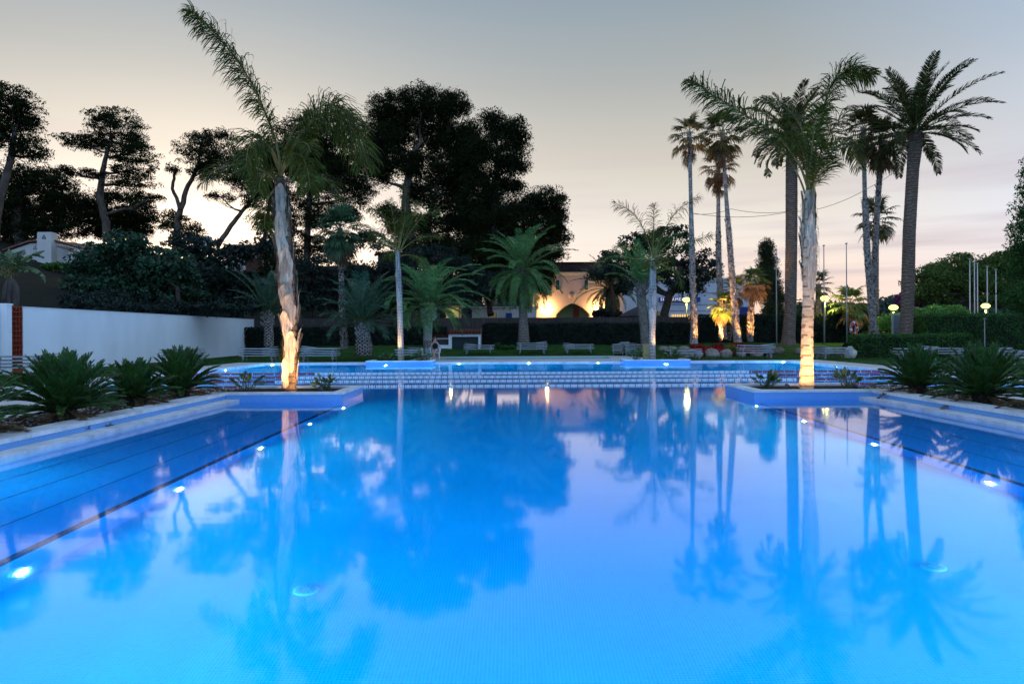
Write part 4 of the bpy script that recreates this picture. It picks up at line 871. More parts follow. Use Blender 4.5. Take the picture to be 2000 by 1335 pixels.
# far wood
def far_wood(label, Y, pts, seed, depth=8, m=M_PINE2, sub=2.0, leaf=.9):
    rng = np.random.default_rng(seed); P = []
    for px, py in pts:
        c = np.array(at(px, py, Y)); h = max(2.0, c[2] - 1); c[2] -= h / 2
        q, C = blob_points(rng, c, np.array([Y / F * 26, depth, h / 2]), 46, 50, sub, .7); P.append(q)
    b = MB(); leaf_quads(b, np.concatenate(P), leaf, rng, 0, .5, (0, 0, .4)); o = b.build('far_wood', m); struct(o, label, 'stuff')
M_FAR = mat('far_wood_leaves', (.06, .095, .07), .9, var=.35, scale=.3, island=.3)
far_wood('distant green wooded hillside between the right palms', 180, [(1550 + i * 22, 592 - 4 * (i % 3) - max(0, (i - 6)) * 6 * (i < 13)) for i in range(13)] + [(1840 + i * 30, 560) for i in range(8)], 91, m=M_FAR)
far_wood('distant dark trees along the horizon on the left and centre', 150, [(-260 + i * 34, 560) for i in range(46)], 92, m=M_FAR)
far_wood('distant trees beyond the right picture edge', 120, [(2060 + i * 40, 560) for i in range(16)], 93, m=M_FAR)

# ================================================================== HEDGES, FENCES, WALLS
def hedge(name, label, x0, x1, y0, y1, zb, zt, m, seed, dens=420, leaf=.09, axis='x'):
    rng = np.random.default_rng(seed); loc = ((x0 + x1) / 2, (y0 + y1) / 2, zb); t = thing(name, label, 'hedge', loc); nl = tuple(-np.array(loc))
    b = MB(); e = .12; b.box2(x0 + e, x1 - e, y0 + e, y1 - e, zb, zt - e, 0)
    c = MB(); L1, L2, H = x1 - x0, y1 - y0, zt - zb
    def face(n, f):
        u, v = rng.random(n), rng.random(n); P = f(u, v); bump = .10 * np.sin(P[:, 0] * 2.1 + 1) * np.sin(P[:, 2] * 3 + P[:, 0]) * .6
        return P + rng.normal(0, .05, (n, 3)) + np.stack([0 * u, -bump * .5, bump * .5], 1)
    P = np.concatenate([face(int(dens * L1 * H), lambda u, v: np.stack([x0 + u * L1, y0 + 0 * u, zb + v * H], 1)),
                        face(int(dens * L1 * L2 * 1.0), lambda u, v: np.stack([x0 + u * L1, y0 + v * L2, zt + 0 * u], 1)),
                        face(int(dens * L2 * H), lambda u, v: np.stack([x0 + 0 * u, y0 + u * L2, zb + v * H], 1)),
                        face(int(dens * L2 * H), lambda u, v: np.stack([x1 + 0 * u, y0 + u * L2, zb + v * H], 1))])
    leaf_quads(c, P, leaf, rng, 0, .6, (0, -.3, .4))
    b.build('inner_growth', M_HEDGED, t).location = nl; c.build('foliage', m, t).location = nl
    return t
def X(px, Y, py=651): return at(px, py, Y).x
hedge('hedge', 'low clipped hedge in front of the tallest right palm', X(1670, 39), X(1890, 39), 38.6, 40.0, .0, 1.28, M_HEDGE, 101)
hedge('hedge', 'tall clipped hedge running behind the right sunbeds', X(1800, 44), X(2120, 44), 43.6, 45.2, .2, 2.55, M_HEDGE, 102)
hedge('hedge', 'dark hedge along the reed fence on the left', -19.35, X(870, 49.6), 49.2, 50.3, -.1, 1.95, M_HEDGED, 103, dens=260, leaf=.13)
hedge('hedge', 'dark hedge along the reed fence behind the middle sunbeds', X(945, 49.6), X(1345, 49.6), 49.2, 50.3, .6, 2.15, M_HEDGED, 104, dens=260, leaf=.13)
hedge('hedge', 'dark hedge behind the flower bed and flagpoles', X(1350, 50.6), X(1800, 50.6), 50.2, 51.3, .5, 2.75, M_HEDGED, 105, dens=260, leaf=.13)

M_REEDT = M_REED
t = thing('reed_fence', 'dark reed screen fence running behind the palms', 'fence', (0, 51.0, .6)); b = MB()
b.box2(-19.38, X(1345, 51), 51.02, 51.08, -.4, 2.68); b.build('reed_panel', M_REED, t).location = (0, -51.0, -.6)
for k in range(18): b = MB(); b.tube([(X(497, 51) + .05 + k * 1.9, 51.12, .5), (X(497, 51) + .05 + k * 1.9, 51.12, 2.74)], .03, 6); b.build('post', M_DARKM, t).location = (0, -51.0, -.6)

# white wall and brick lattice on the left
WX = -19.4
t = thing('boundary_wall', 'long white rendered wall along the left lawn', 'wall', (WX, 40, 0)); b = MB()
b.box2(WX - .25, WX, 27.0, 51.55, -.6, 2.62); b.build('wall_panel', M_WHITE, t).location = (-WX, -40, 0)
b = MB(); b.box2(WX - .27, WX + .02, 26.99, 51.57, 2.62, 2.665); b.build('wall_cap', mat('wall_cap_stone', (.68, .68, .70), .7), t).location = (-WX, -40, 0)
t = thing('brick_screen', 'pierced red brick screen at the near end of the white wall', 'screen', (WX, 26.6, 0)); b = MB()
for r in range(13):
    for c in range(5):
        y0 = 26.08 + c * .18; z0 = .18 + r * .187
        b.box2(WX - .2, WX - .01, y0, y0 + .035, z0 + .03, z0 + .187 - .002)
    b.box2(WX - .2, WX, 26.06, 26.97, z0, z0 + .03)
for c in range(1): b.box2(WX - .2, WX - .01, 26.94, 26.975, .18, 2.62)
b.box2(WX - .2, WX, 26.06, 26.97, 2.615, 2.66); b.box2(WX - .2, WX, 26.06, 26.97, -.1, .18)
b.build('brick_lattice', M_CLAY, t).location = (-WX, -26.6, 0)
b = MB(); b.box2(WX - .5, WX - .42, 26.06, 26.97, -.1, 2.6); b.build('back_panel', mat('dark_clay', (.10, .02, .012), .9), t).location = (-WX, -26.6, 0)
t = thing('gate_post', 'white square post at the left picture edge', 'post', (WX + .1, 25.9, 0)); b = MB()
b.box((0, 0, 1.3), (.34, .26, 2.75)); b.box((0, 0, 2.70), (.40, .32, .06)); b.build('post_shaft', M_WHITE, t)
t = thing('boundary_wall', 'white wall continuing toward the viewer outside the left picture edge', 'wall', (WX, 15, 0)); b = MB()
b.box2(WX - .25, WX, 2, 25.7, -.3, 2.62); b.build('wall_panel', M_WHITE, t).location = (-WX, -15, 0)

# grey gate on the right
t = thing('garden_gate', 'grey boarded gate half hidden by the tallest right palm', 'gate', (X(1772, 46), 46, .5)); b = MB(); gx0, gx1 = X(1742, 46), X(1806, 46); ox = X(1772, 46)
for k in range(7): b.box2(gx0 + .1 - ox, gx1 - .1 - ox, -.03, .03, .05 + k * .29, .05 + k * .29 + .27)
b.build('board', M_GREYM, t); b = MB()
b.box2(gx0 - ox, gx0 + .1 - ox, -.06, .06, -.2, 2.1); b.box2(gx1 - .1 - ox, gx1 - ox, -.06, .06, -.2, 2.1); b.box2(gx0 - ox, gx1 - ox, -.06, .06, 2.1, 2.2); b.build('gate_frame', mat('pale_grey_paint', (.30, .33, .34), .5), t)

# ================================================================== CYCADS & STRELITZIAS
def cycad(label, x, y, z, R, seed, nf=84, h=1.0):
    rng = np.random.default_rng(seed); t = thing('cycad', label, 'cycad', (x, y, z), 0, 'cycads lining the raised pool edges')
    R *= .84; fb, tb = MB(), MB(); tb.lathe([(0.13, -.05), (.16, .05), (.15, .18), (.08, .26), (0, .27)], n=14)
    for k in range(40):
        a = k * 2.4; zz = .02 + .22 * k / 40; d = np.array([math.cos(a), math.sin(a), 0]); tb.tube([d * .12 + [0, 0, zz], d * .19 + [0, 0, zz + .07]], [.03, .008], 4)
    for k in range(nf):
        u = (k + .5) / nf; az = k * 2.39996 + rng.uniform(-.2, .2); el = math.radians(87 - 80 * u + rng.uniform(-6, 6)); Ln = R * rng.uniform(.92, 1.12) * (1.0 + .05 * u)
        dead = u > .9 and rng.random() < .45; el -= .25 * dead; pts = arc((0.05 * math.sin(az), .05 * math.cos(az), .22 - .08 * u), az, el, Ln, math.radians(16 + 30 * u), 8)
        frond(fb, pts, rng, n=58, ll=.15, lw=.016, droop=.0, plume=.05, start=.10, r0=.011, lift=.45, fwd=1.15, mleaf=2 if dead else 0)
    tb.build('trunk', M_BARKD, t); fb.build('crown', [M_CYCAD, mat('cycad_rachis', (.05, .08, .02), .5), M_DRY], t); t.rotation_euler = (rng.normal(0, .05), rng.normal(0, .05), rng.uniform(0, 6)); return t
cycad('cycad cut off by the left picture edge', -7.3, 8.9, .14, .98, 111)
cycad('biggest cycad on the left bed beside the pool ledge', -7.25, 11.0, .14, 1.02, 112, 100)
cycad('smaller cycad squeezed between two larger ones on the left', -7.2, 13.0, .14, .78, 113, 66)
cycad('cycad at the far end of the left bed next to the planter corner', -7.25, 14.9, .14, .98, 114)
cycad('cycad at the far end of the right bed next to the planter corner', 8.75, 14.8, .14, .95, 115)
cycad('middle cycad of the right bed', 8.8, 12.8, .14, 1.02, 116, 96)
cycad('cycad cut off by the right picture edge', 8.95, 11.1, .14, .90, 117)
cycad('near cycad outside the right picture edge', 9.0, 9.0, .14, .9, 118)

def strelitzia(label, px, py, z, R, seed, nl=22, Y=None):
    rng = np.random.default_rng(seed)
    if Y is None: x, y = gp(px, py, z)
    else: x, y = at(px, py, Y).x, Y
    t = thing('strelitzia', label, 'plant', (x, y, z), 0, 'small plants in the pool planters'); lb, sb = MB(), MB()
    for k in range(nl):
        az = rng.uniform(0, 2 * PI); el = math.radians(rng.uniform(30, 82)); Ln = R * rng.uniform(.75, 1.2); base = np.array([rng.normal(0, R * .12), rng.normal(0, R * .12), -.02])
        d = np.array([math.cos(el) * math.sin(az), math.cos(el) * math.cos(az), math.sin(el)]); mid = base + d * Ln * .55
        sb.tube([base, mid], [.009, .006], 4, 0, cap=False)
        S = np.cross(d, rng.normal(size=3)); S /= np.linalg.norm(S); U = np.cross(S, d); w_ = .045 * R / .55
        dd = d + np.array([0, 0, -.12]); q = [mid, mid + dd * Ln * .18, mid + dd * Ln * .36 + [0, 0, -.02], mid + dd * Ln * .5 + [0, 0, -.05]]
        V = [q[0], q[1] - S * w_ + U * .015, q[1], q[1] + S * w_ + U * .015, q[2] - S * w_ * .8 + U * .01, q[2], q[2] + S * w_ * .8 + U * .01, q[3]]
        bs = lb.n; lb.add(V, [[0, 1, 2], [0, 2, 3], [4, 7, 5], [5, 7, 6]], 0, True); lb.f.append((np.array([[1, 4, 5, 2], [2, 5, 6, 3]]) + bs, 0, True))
    sb.build('stem', M_STREL, t); lb.build('leaf_cluster', M_STREL, t)
strelitzia('spiky plant left of the near left palm', 480, 762, .14, .50, 121)
strelitzia('spiky plant right of the near left palm', 634, 761, .14, .50, 122, 30)
strelitzia('spiky plant left of the near right palm', 1497, 757, .14, .52, 123, 30)
strelitzia('spiky plant right of the near right palm', 1656, 756, .14, .55, 124)
strelitzia('spiky plant left of the far left planter palm', 754, 702, .14, .55, 125, 26, Y=34.0)
strelitzia('spiky plant right of the far left planter palm', 822, 702, .14, .70, 126, 30, Y=34.0)
strelitzia('spiky plant left of the far right planter palm', 1243, 702, .14, .62, 127, 30, Y=34.0)
strelitzia('spiky plant right of the far right planter palm', 1312, 702, .14, .66, 128, 30, Y=34.0)
# ================================================================== LANE ROPES
def rope_y(i): return [25.8, 23.6, 21.5, 19.4][i]
M_FR = mat('red_float', (.26, .012, .02), .35, spec=.5); M_FW = mat('white_float', (.78, .92, .97), .35, spec=.5); M_FN = mat('navy_float', (.02, .03, .12), .35, spec=.5)  # white floats carry the bluish glow of the pool lamps in their colour
def float_mb(mid):
    m = MB(); prof = lambda x0, x1, r: [(0.012, x0), (r, x0 + .004), (r, x0 + .020), (r * .14, (x0 + x1) / 2), (r, x1 - .020), (r, x1 - .004), (.012, x1)]
    for a, c, k in ((-.100, -.016, 0), (-.013, .013, 1), (.016, .100, 0)):
        q = MB(); q.lathe(prof(a, c, .052 if k == 0 else .036), n=10)
        for v in q.v: m.v.append(np.stack([v[:, 2], v[:, 0], v[:, 1]], 1))
        for f, mm, sm in q.f: m.f.append((f + m.n, k, sm))
        m.n += q.n
    return m
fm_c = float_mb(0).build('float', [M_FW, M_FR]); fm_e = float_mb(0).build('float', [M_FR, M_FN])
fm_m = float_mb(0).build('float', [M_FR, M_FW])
ORD = ['farthest', 'second farthest', 'second nearest', 'nearest']
for i in range(4):
    y = rope_y(i); x0, x1 = (LXL + .05, LXR - .05); z = .005
    t = thing('lane_rope', ORD[i] + ' of the four floating lane ropes across the pool', 'lane rope', (x0, y, z), 0, 'lane ropes floating across the pool')
    r = MB(); xs_ = np.linspace(0, x1 - x0, 40); r.tube(np.stack([xs_, .02 * np.sin(xs_ * .4 + i), -.004 + 0 * xs_], 1), .008, 5); r.build('cable', M_FW, t)
    n = int((x1 - x0) / .205); cen = [k for k in range(n) if True]
    cen.sort(key=lambda k: abs(k - n / 2))
    rest = {0: MB(), 1: MB()}
    for q, k in enumerate(cen):
        x = .12 + k * .205; edge = k < 24 or k > n - 25; src = (fm_e if k % 2 else fm_m) if edge else fm_c
        if q < 98:
            o = src.copy()
            scene.collection.objects.link(o); o.parent = t; o.location = (x, .02 * math.sin(x * .4 + i), 0)
        else:
            me = src.data; co = np.array([v.co[:] for v in me.vertices]) + (x, .02 * math.sin(x * .4 + i), 0)
            fs = np.array([p.vertices[:] for p in me.polygons]); mi = np.array([p.material_index for p in me.polygons])
            ms = [me.materials[0], me.materials[1]]; idx = {M_FR.name: 0, M_FW.name: 1, M_FN.name: 2}; b = rest[0]; bs = b.n
            b.add(co, fs[mi == 0], idx[ms[0].name], True); b.f.append((fs[mi == 1] + bs, idx[ms[1].name], True))
    o = rest[0].build('float_string', [M_FR, M_FW, M_FN], t); o['kind'] = 'stuff'
for q in (fm_c, fm_e, fm_m): bpy.data.objects.remove(q)

# ================================================================== UNDERWATER LAMPS
M_LENS = emis('pool_lamp_lens', (.70, .92, 1.0), 1.5)
LAMPC = (.60, .88, 1.0)
def pool_lamp(x, y, z, d, label, power, r=.065, group='underwater pool lamps', tilt=0.0, spread=PI):
    d = Vector(d).normalized(); t = thing('pool_lamp', label, 'lamp', (x, y, z), 0, group)
    q = d.to_track_quat('Z', 'Y').to_matrix()
    h, l_ = MB(), MB(); h.lathe([(r * 1.0, .0), (r * 1.25, .0), (r * 1.25, .02), (r * 1.02, .028), (r * 1.0, .01)], n=20); l_.lathe([(r, .006), (r * .8, .018), (r * .4, .026), (0.001, .028)], n=20)
    for mb in (h, l_): mb.v = [v @ np.array(q).T for v in mb.v]
    h.build('rim', M_STONE, t); l_.build('lens', M_LENS, t)
    p = Vector((x, y, z)) + d * .06
    o = light('AREA', p, power, LAMPC, r * 1.7, to=p + (d + Vector((0, 0, tilt))).normalized()); o.data.spread = spread; o.name = 'pool_lamp_light'
PW = 72.0
k = 0
for y, nm in ((15.0, 'fifth'), (12.55, 'fourth'), (10.1, 'third'), (7.65, 'second'), (5.2, 'first'), (2.75, 'nearest')):
    for sx, sn in ((1, 'left'), (-1, 'right')):
        xx = (PXL + 2.66) if sx > 0 else (PXR - 2.66)
        pool_lamp(xx, y, -1.02, (sx, 0, 0), '%s underwater lamp of the %s step row, counted from the viewer' % (nm, sn), PW * .9)
for x in (-7.2 + 1.0, 8.6 - 1.2): pool_lamp(x, 33.19, -.42, (0, -1, 0), 'underwater lamp on the front of the far %s planter' % ('left' if x < 0 else 'right'), PW * 5.5)
for x, nm in ((-2.75, 'left'), (.75, 'middle'), (4.25, 'right')): pool_lamp(x, LYF - .005, -.42, (0, -1, 0), '%s of the three underwater lamps in the far wall between the planters' % nm, PW * 5.5)
pool_lamp(-12.2, LYF - .005, -.42, (.25, -1, 0), 'underwater lamp in the far left corner of the lane pool', PW * 5.5)
pool_lamp(13.6, LYF - .005, -.42, (-.25, -1, 0), 'underwater lamp in the far right corner of the lane pool', PW * 5.5)
for y in (19.5, 24.5, 29.5):
    pool_lamp(LXL + .005, y, -.5, (1, 0, 0), 'underwater lamp of the lane pool left wall, %s' % {19.5: 'nearest', 24.5: 'middle', 29.5: 'farthest'}[y], PW * 5.5)
    pool_lamp(LXR - .005, y, -.5, (-1, 0, 0), 'underwater lamp of the lane pool right wall, %s' % {19.5: 'nearest', 24.5: 'middle', 29.5: 'farthest'}[y], PW * 5.5)
for x, nm in ((-2.4, 'left'), (.8, 'middle'), (4.0, 'right')): pool_lamp(x, PY0 + .005, -.6, (0, 1, 0), '%s underwater lamp in the near wall at the viewer end' % nm, PW * 6.5, tilt=-.1)
for X0, sx, sn in ((PXL, 1, 'left'), (PXR, -1, 'right')):
    pool_lamp(X0 + sx * 1.3, PY0 + .005, -.2, (0, 1, 0), 'added unseen fill lamp in the near end wall above the %s steps' % sn, PW * 9, r=.07)  # added behind the camera to brighten the length of the treads
    for y in (1.5, 4.5, 7.0): pool_lamp(X0 + sx * .33, y, -.11, (sx, .5, 0), 'small added fill lamp, out of view, in the %s ledge beside the steps, %s' % (sn, {1.5: 'nearest', 4.5: 'middle', 7.0: 'farthest'}[y]), PW * 1.6, r=.05)  # extra lamps outside the frame, added to light the steps
# floor drains
for px, py, nm in ((617, 1152, 'left'), (1797, 1132, 'right')):
    x, y = {'left': (-1.62, 5.3), 'right': (3.4, 5.55)}[nm]
    t = thing('floor_drain', 'round pale drain cover on the pool floor, %s one' % nm, 'drain', (x, y, -DEPTH), 0, 'pool floor drains'); b = MB()
    b.lathe([(.001, .015), (.085, .015), (.095, .01), (.10, 0)], n=28); b.build('cover', mat('drain_plastic', (.20, .62, .66), .6), t)
    b = MB()
    for a in range(12): b.box((math.cos(a * PI / 6) * .055, math.sin(a * PI / 6) * .055, .016), (.045, .005, .004), rz=a * PI / 6)
    b.build('slot', M_GREYM, t)

# ================================================================== SUNBEDS
def make_lounger():
    t = thing('sunbed', 'x', 'sunbed'); W, Lh, H = .62, .98, .33; r = .020
    b = MB()
    for s in (-1, 1): b.box((0, s * W / 2, H), (2 * Lh, .035, .05))
    for s in (-1, 1): b.box((s * (Lh - .02), 0, H), (.04, W - .035, .045))
    b.box((.3, 0, H - .03), (.035, W - .035, .03)); b.build('frame', M_ALU, t)
    for sx in (-1, 1):
        for sy in (-1, 1):
            b = MB(); x = sx * .74; y = sy * (W / 2 - .01)
            b.tube([(x, y, H - .02), (x + sx * .02, y, .16), (x + sx * .05, y, .02 if sx < 0 else .07)], [.019, .018, .017], 8); b.build('leg', M_ALU, t)
    for sx in (-1, 1): b = MB(); b.box((sx * .74, 0, .16), (.03, W - .06, .025)); b.build('stretcher', M_ALU, t)
    b = MB(); xs_ = np.linspace(-Lh + .04, .28, 9); V = []
    for x in xs_:
        for y, dz in ((-W / 2 + .02, .0), (0, -.03), (W / 2 - .02, .0)): V.append((x, y, H + .028 + dz))
    n = len(xs_); b.add(V, [[i * 3 + j, (i + 1) * 3 + j, (i + 1) * 3 + j + 1, i * 3 + j + 1] for i in range(n - 1) for j in range(2)], 0, True); b.build('seat_sling', M_SLING, t)
    b = MB(); a = math.radians(7); pts = [(.3, H + .03), (Lh, H + .03 + .68 * math.tan(a))]
    for s in (-1, 1): b.tube([(pts[0][0], s * (W / 2 - .04), pts[0][1]), (pts[1][0], s * (W / 2 - .04), pts[1][1])], .016, 6)
    b.tube([(pts[1][0], -(W / 2 - .04), pts[1][1]), (pts[1][0], W / 2 - .04, pts[1][1])], .016, 6)
    bk = b.build('backrest_frame', M_ALU, t)
    b = MB(); b.add([(.31, -W / 2 + .05, pts[0][1] + .008), (Lh - .02, -W / 2 + .05, pts[1][1] + .008), (Lh - .02, W / 2 - .05, pts[1][1] + .008), (.31, W / 2 - .05, pts[0][1] + .008)], [[0, 1, 2, 3]]); b.build('backrest_sling', M_SLING, bk)
    for sy in (-1, 1):
        q = MB(); q.lathe([(.001, -.018), (.05, -.018), (.06, -.012), (.06, .012), (.05, .018), (.001, .018)], n=16); q.v = [np.stack([v[:, 0] + .79, v[:, 2] + sy * (W / 2 + .03), v[:, 1] + .06], 1) for v in q.v]
        q.build('wheel', M_RUB, t)
    return t
proto = make_lounger(); first = True
STK = [  # px centre, Y, rotation, count, flip, description
 (505, 36.9, .04, 4, 1, 'behind the near left palm'), (626, 36.7, -.05, 4, -1, 'left of the pineapple-trunked date palm'),
 (806, 37.3, .3, 3, 1, 'behind the far left planter'), (829, 41.6, .05, 3, 1, 'half hidden behind the seated woman'),
 (936, 45.0, .0, 3, -1, 'first left of the middle row'), (1038, 44.9, .03, 4, 1, 'in the centre of the middle row'), (1130, 45.0, .0, 3, -1, 'right of the middle row'),
 (1214, 44.0, 1.15, 4, 1, 'turned end-on beyond the far right planter'), (1243, 43.2, 1.0, 4, -1, 'next to the turned one behind the far right planter'),
 (1335, 38.2, .03, 2, 1, 'in front of the long flat boulder'), (1474, 38.6, -.03, 4, 1, 'in front of the flower bed boulders'),
 (1628, 37.2, .25, 3, -1, 'right of the ringed palm trunk'), (1788, 34.8, -.05, 3, 1, 'behind the far right bed cycad'), (1838, 35.6, .02, 3, -1, 'at the foot of the tallest right palm'),
 (1930, 31.5, .05, 3, 1, 'behind the middle cycad of the right bed'), (1998, 29.5, .1, 3, -1, 'at the right picture edge'),
 (46, 24.6, .45, 4, 1, 'below the red brick screen'), (356, 34.0, .03, 4, 1, 'against the white wall behind a cycad')]
LV = ['bottom', 'second', 'third', 'top']
for si, (px, Y, rz, cnt, fl, desc) in enumerate(STK):
    x = X(px, Y); z = ZD if in_pave(x, Y) else lawn_h(x, Y) + .01
    rr = random.Random(si)
    for lv in range(cnt):
        lab = '%s sunbed of the stack %s' % ('top' if lv == cnt - 1 else LV[lv], desc)
        o = proto if first else dup(proto)
        first = False
        o.location = (x + rr.uniform(-.05, .05), Y + rr.uniform(-.03, .03), z + lv * .125); o.rotation_euler = (0, rr.uniform(-.012, .03) * (lv > 0) * (1 if fl > 0 else -1), rz + (PI if (fl < 0) else 0) + rr.uniform(-.015, .015)); o['label'] = lab; o['group'] = 'sunbeds stacked round the pool'

# ================================================================== SEATED WOMAN
def chair_and_woman():
    x, y = gp(850, 703.5, ZD); rz = .12
    t = thing('plastic_chair', 'white plastic armchair the woman sits on', 'chair', (x, y, ZD), rz)
    for sx in (-1, 1):
        for sy in (-1, 1):
            b = MB(); b.tube([(sx * .24, sy * .22, 0), (sx * .22, sy * .20, .22), (sx * .21, sy * .19, .43)], [.024, .026, .032], 8); b.build('leg', M_PLAST, t)
        b = MB(); b.tube([(sx * .25, -.20, .40), (sx * .27, -.22, .58), (sx * .28, -.16, .65), (sx * .28, .02, .66), (sx * .26, .2, .66)], [.022, .022, .028, .028, .022], 8); b.build('armrest', M_PLAST, t)
    b = MB(); b.box((0, 0, .43), (.46, .44, .035)); b.build('seat', M_PLAST, t)
    b = MB()
    b.tube([(-.22, .2, .43), (-.24, .26, .7), (-.2, .3, .86), (0, .31, .89), (.2, .3, .86), (.24, .26, .7), (.22, .2, .43)], .024, 8)
    for k in range(5): b.box((-.14 + .07 * k, .255, .65), (.04, .02, .42))
    b.build('backrest', M_PLAST, t)
    w = thing('person', 'woman in dark top and blue shorts on a white chair, hands at her face', 'person', (x, y, ZD), rz)
    skin = mat('skin', (.46, .27, .20), .55, var=.06, scale=8, spec=.35)
    # skeleton for skin modifier (facing -y)
    V, E, R = [], [], []
    def chain(start, pts, rad):
        prev = start
        for p, r in zip(pts, rad):
            V.append(p); R.append(r if hasattr(r, '__len__') else (r, r)); i = len(V) - 1
            if prev is not None: E.append((prev, i))
            prev = i
        return prev
    pel = chain(None, [(0, .06, .53)], [(.145, .12)])
    ch = chain(pel, [(0, .06, .66), (0, .04, .80), (0, .015, .90)], [(.115, .095), (.135, .10), (.13, .09)])
    nk = chain(ch, [(0, .0, 1.0), (0, -.02, 1.06)], [(.05, .05), (.052, .052)])
    chain(nk, [(0, -.045, 1.12), (0, -.05, 1.19), (0, -.04, 1.245)], [(.075, .085), (.082, .098), (.06, .07)])
    hands = []
    for s in (-1, 1):
        chain(ch, [(s * .15, .02, .93), (s * .20, -.05, .82), (s * .215, -.13, .73), (s * .17, -.18, .86), (s * .10, -.20, .99), (s * .075, -.19, 1.045)], [.052, .044, .036, .033, .024, .030])
        hands.append(s)
    # legs: thighs forward; right crossed over the left below the knee
    chain(pel, [(-.10, -.08, .53), (-.12, -.26, .52), (-.11, -.42, .52), (-.05, -.40, .32), (.02, -.40, .12), (.03, -.42, .06), (.03, -.54, .025)], [.085, .078, .056, .05, .036, .034, .028])
    chain(pel, [(.10, -.08, .54), (.11, -.26, .56), (.06, -.44, .60), (-.03, -.50, .42), (-.10, -.52, .24), (-.12, -.54, .17), (-.13, -.64, .12)], [.085, .078, .056, .05, .036, .034, .028])
    me = bpy.data.meshes.new('person_body'); me.from_pydata(V, E, []); o = bpy.data.objects.new('body', me); scene.collection.objects.link(o)
    sm = o.modifiers.new('skin', 'SKIN'); ly = me.skin_vertices[0].data
    for i, r in enumerate(R): ly[i].radius = r
    ly[0].use_root = True
    o.modifiers.new('sub', 'SUBSURF').levels = 2; o.modifiers['sub'].render_levels = 2
    dg = bpy.context.evaluated_depsgraph_get(); me2 = bpy.data.meshes.new_from_object(o.evaluated_get(dg)); bpy.data.objects.remove(o)
    co = np.zeros(len(me2.vertices) * 3); me2.vertices.foreach_get('co', co); co = co.reshape(-1, 3)
    body = MB(); body.add(co, np.zeros((0, 4), int)); quads = [p.vertices[:] for p in me2.polygons if len(p.vertices) == 4]; tris = [p.vertices[:] for p in me2.polygons if len(p.vertices) == 3]
    body.f = [(np.array(quads), 0, True)] + ([(np.array(tris), 0, True)] if tris else [])
    for s in (-1, 1):                              # fingers closing in front of the mouth, thumb from the palm side
        for k in range(5):
            if k < 4: a = np.array([s * (.085 - .014 * k), -.195 - .004 * k, 1.06]); tip = a + np.array([-s * .03, -.012, .06 - .008 * abs(k - 1.3)]); tip2 = tip + np.array([-s * .022, .012, .012])
            else: a = np.array([s * .06, -.185, 1.04]); tip = a + np.array([-s * .03, .01, .025]); tip2 = tip + np.array([-s * .01, .0, .018])
            body.tube([a, tip, tip2], [.009, .008, .006], 6)
    hd = np.array([0, -.05, 1.17])
    body.ball(hd + [0, -.100, .005], (.014, .022, .022), 0, 8, 6)                                # nose
    for s in (-1, 1):
        body.ball(hd + [s * .084, .01, .0], (.012, .02, .03), 0, 8, 6)
        body.ball(hd + [s * .032, -.086, .025], (.013, .008, .007), 1, 8, 6)
    body.ball(hd + [0, -.090, -.042], (.024, .010, .007), 2, 8, 6)
    body.build('body', [skin, mat('eye_dark', (.03, .02, .02), .3), mat('lips', (.35, .08, .08), .5)], w)
    top = MB(); top.lathe([(.150, .52), (.140, .62), (.138, .70), (.156, .80), (.160, .88), (.12, .955), (.075, .975)], n=24); top.v = [np.stack([v[:, 0], v[:, 1] * .78 + .035, v[:, 2]], 1) for v in top.v]
    top.build('top', mat('black_cloth', (.015, .016, .02), .9), w)
    sh = MB()
    for s in (-1, 1): sh.tube([(s * .06, .07, .53), (s * .10, -.08, .54), (s * .112, -.22, .55)], [.125, .104, .096], 14)
    sh.build('shorts', mat('denim', (.08, .14, .28), .9), w)
    hr = MB(); hr.ball(hd + [0, .028, .035], (.098, .105, .110), 0, 18, 12)
    for s in (-1, 1): hr.tube([hd + [s * .075, .02, .04], hd + [s * .098, .01, -.06], hd + [s * .095, .0, -.16]], [.03, .032, .014], 8)
    hr.tube([hd + [0, .08, .03], hd + [0, .105, -.08], hd + [0, .09, -.2]], [.07, .075, .03], 10)
    hr.build('hair', mat('brown_hair', (.10, .05, .028), .7, var=.3, scale=30), w)
chair_and_woman()

# ================================================================== BUILDINGS
def pbox(mb, px0, px1, py0, py1, Y, depth, m=0, off=(0, 0, 0)):
    a = at(px0, (py0 + py1) / 2, Y); c = at(px1, (py0 + py1) / 2, Y); zt = at((px0 + px1) / 2, py0, Y).z; zb = at((px0 + px1) / 2, py1, Y).z
    mb.box2(a.x - off[0], c.x - off[0], Y - off[1], Y + depth - off[1], zb - off[2], zt - off[2], m)
def roof_tiles(mb, x0, x1, y0, y1, z0, z1, pitch=.22, r=.075, m=0):
    n = max(3, int((x1 - x0) / pitch)); d = (x1 - x0) / n; L_ = math.hypot(y1 - y0, z1 - z0); rows = max(2, int(L_ / .38))
    mb.add([[x0, y0, z0 - .02], [x1, y0, z0 - .02], [x1, y1, z1 - .02], [x0, y1, z1 - .02]], [[0, 1, 2, 3]], m)
    for i in range(n):
        xc = x0 + (i + .5) * d
        for k in range(rows):
            u0, u1 = k / rows, (k + 1) / rows
            p0 = (xc, y0 + (y1 - y0) * u0, z0 + (z1 - z0) * u0 + .02); p1 = (xc, y0 + (y1 - y0) * u1, z0 + (z1 - z0) * u1 - .01)
            mb.tube([p0, p1], [d * .46, d * .38], 6, m, cap=False)
def lc(Y, px, z=0): p = at(px, 651, Y); return (p.x, Y, z)

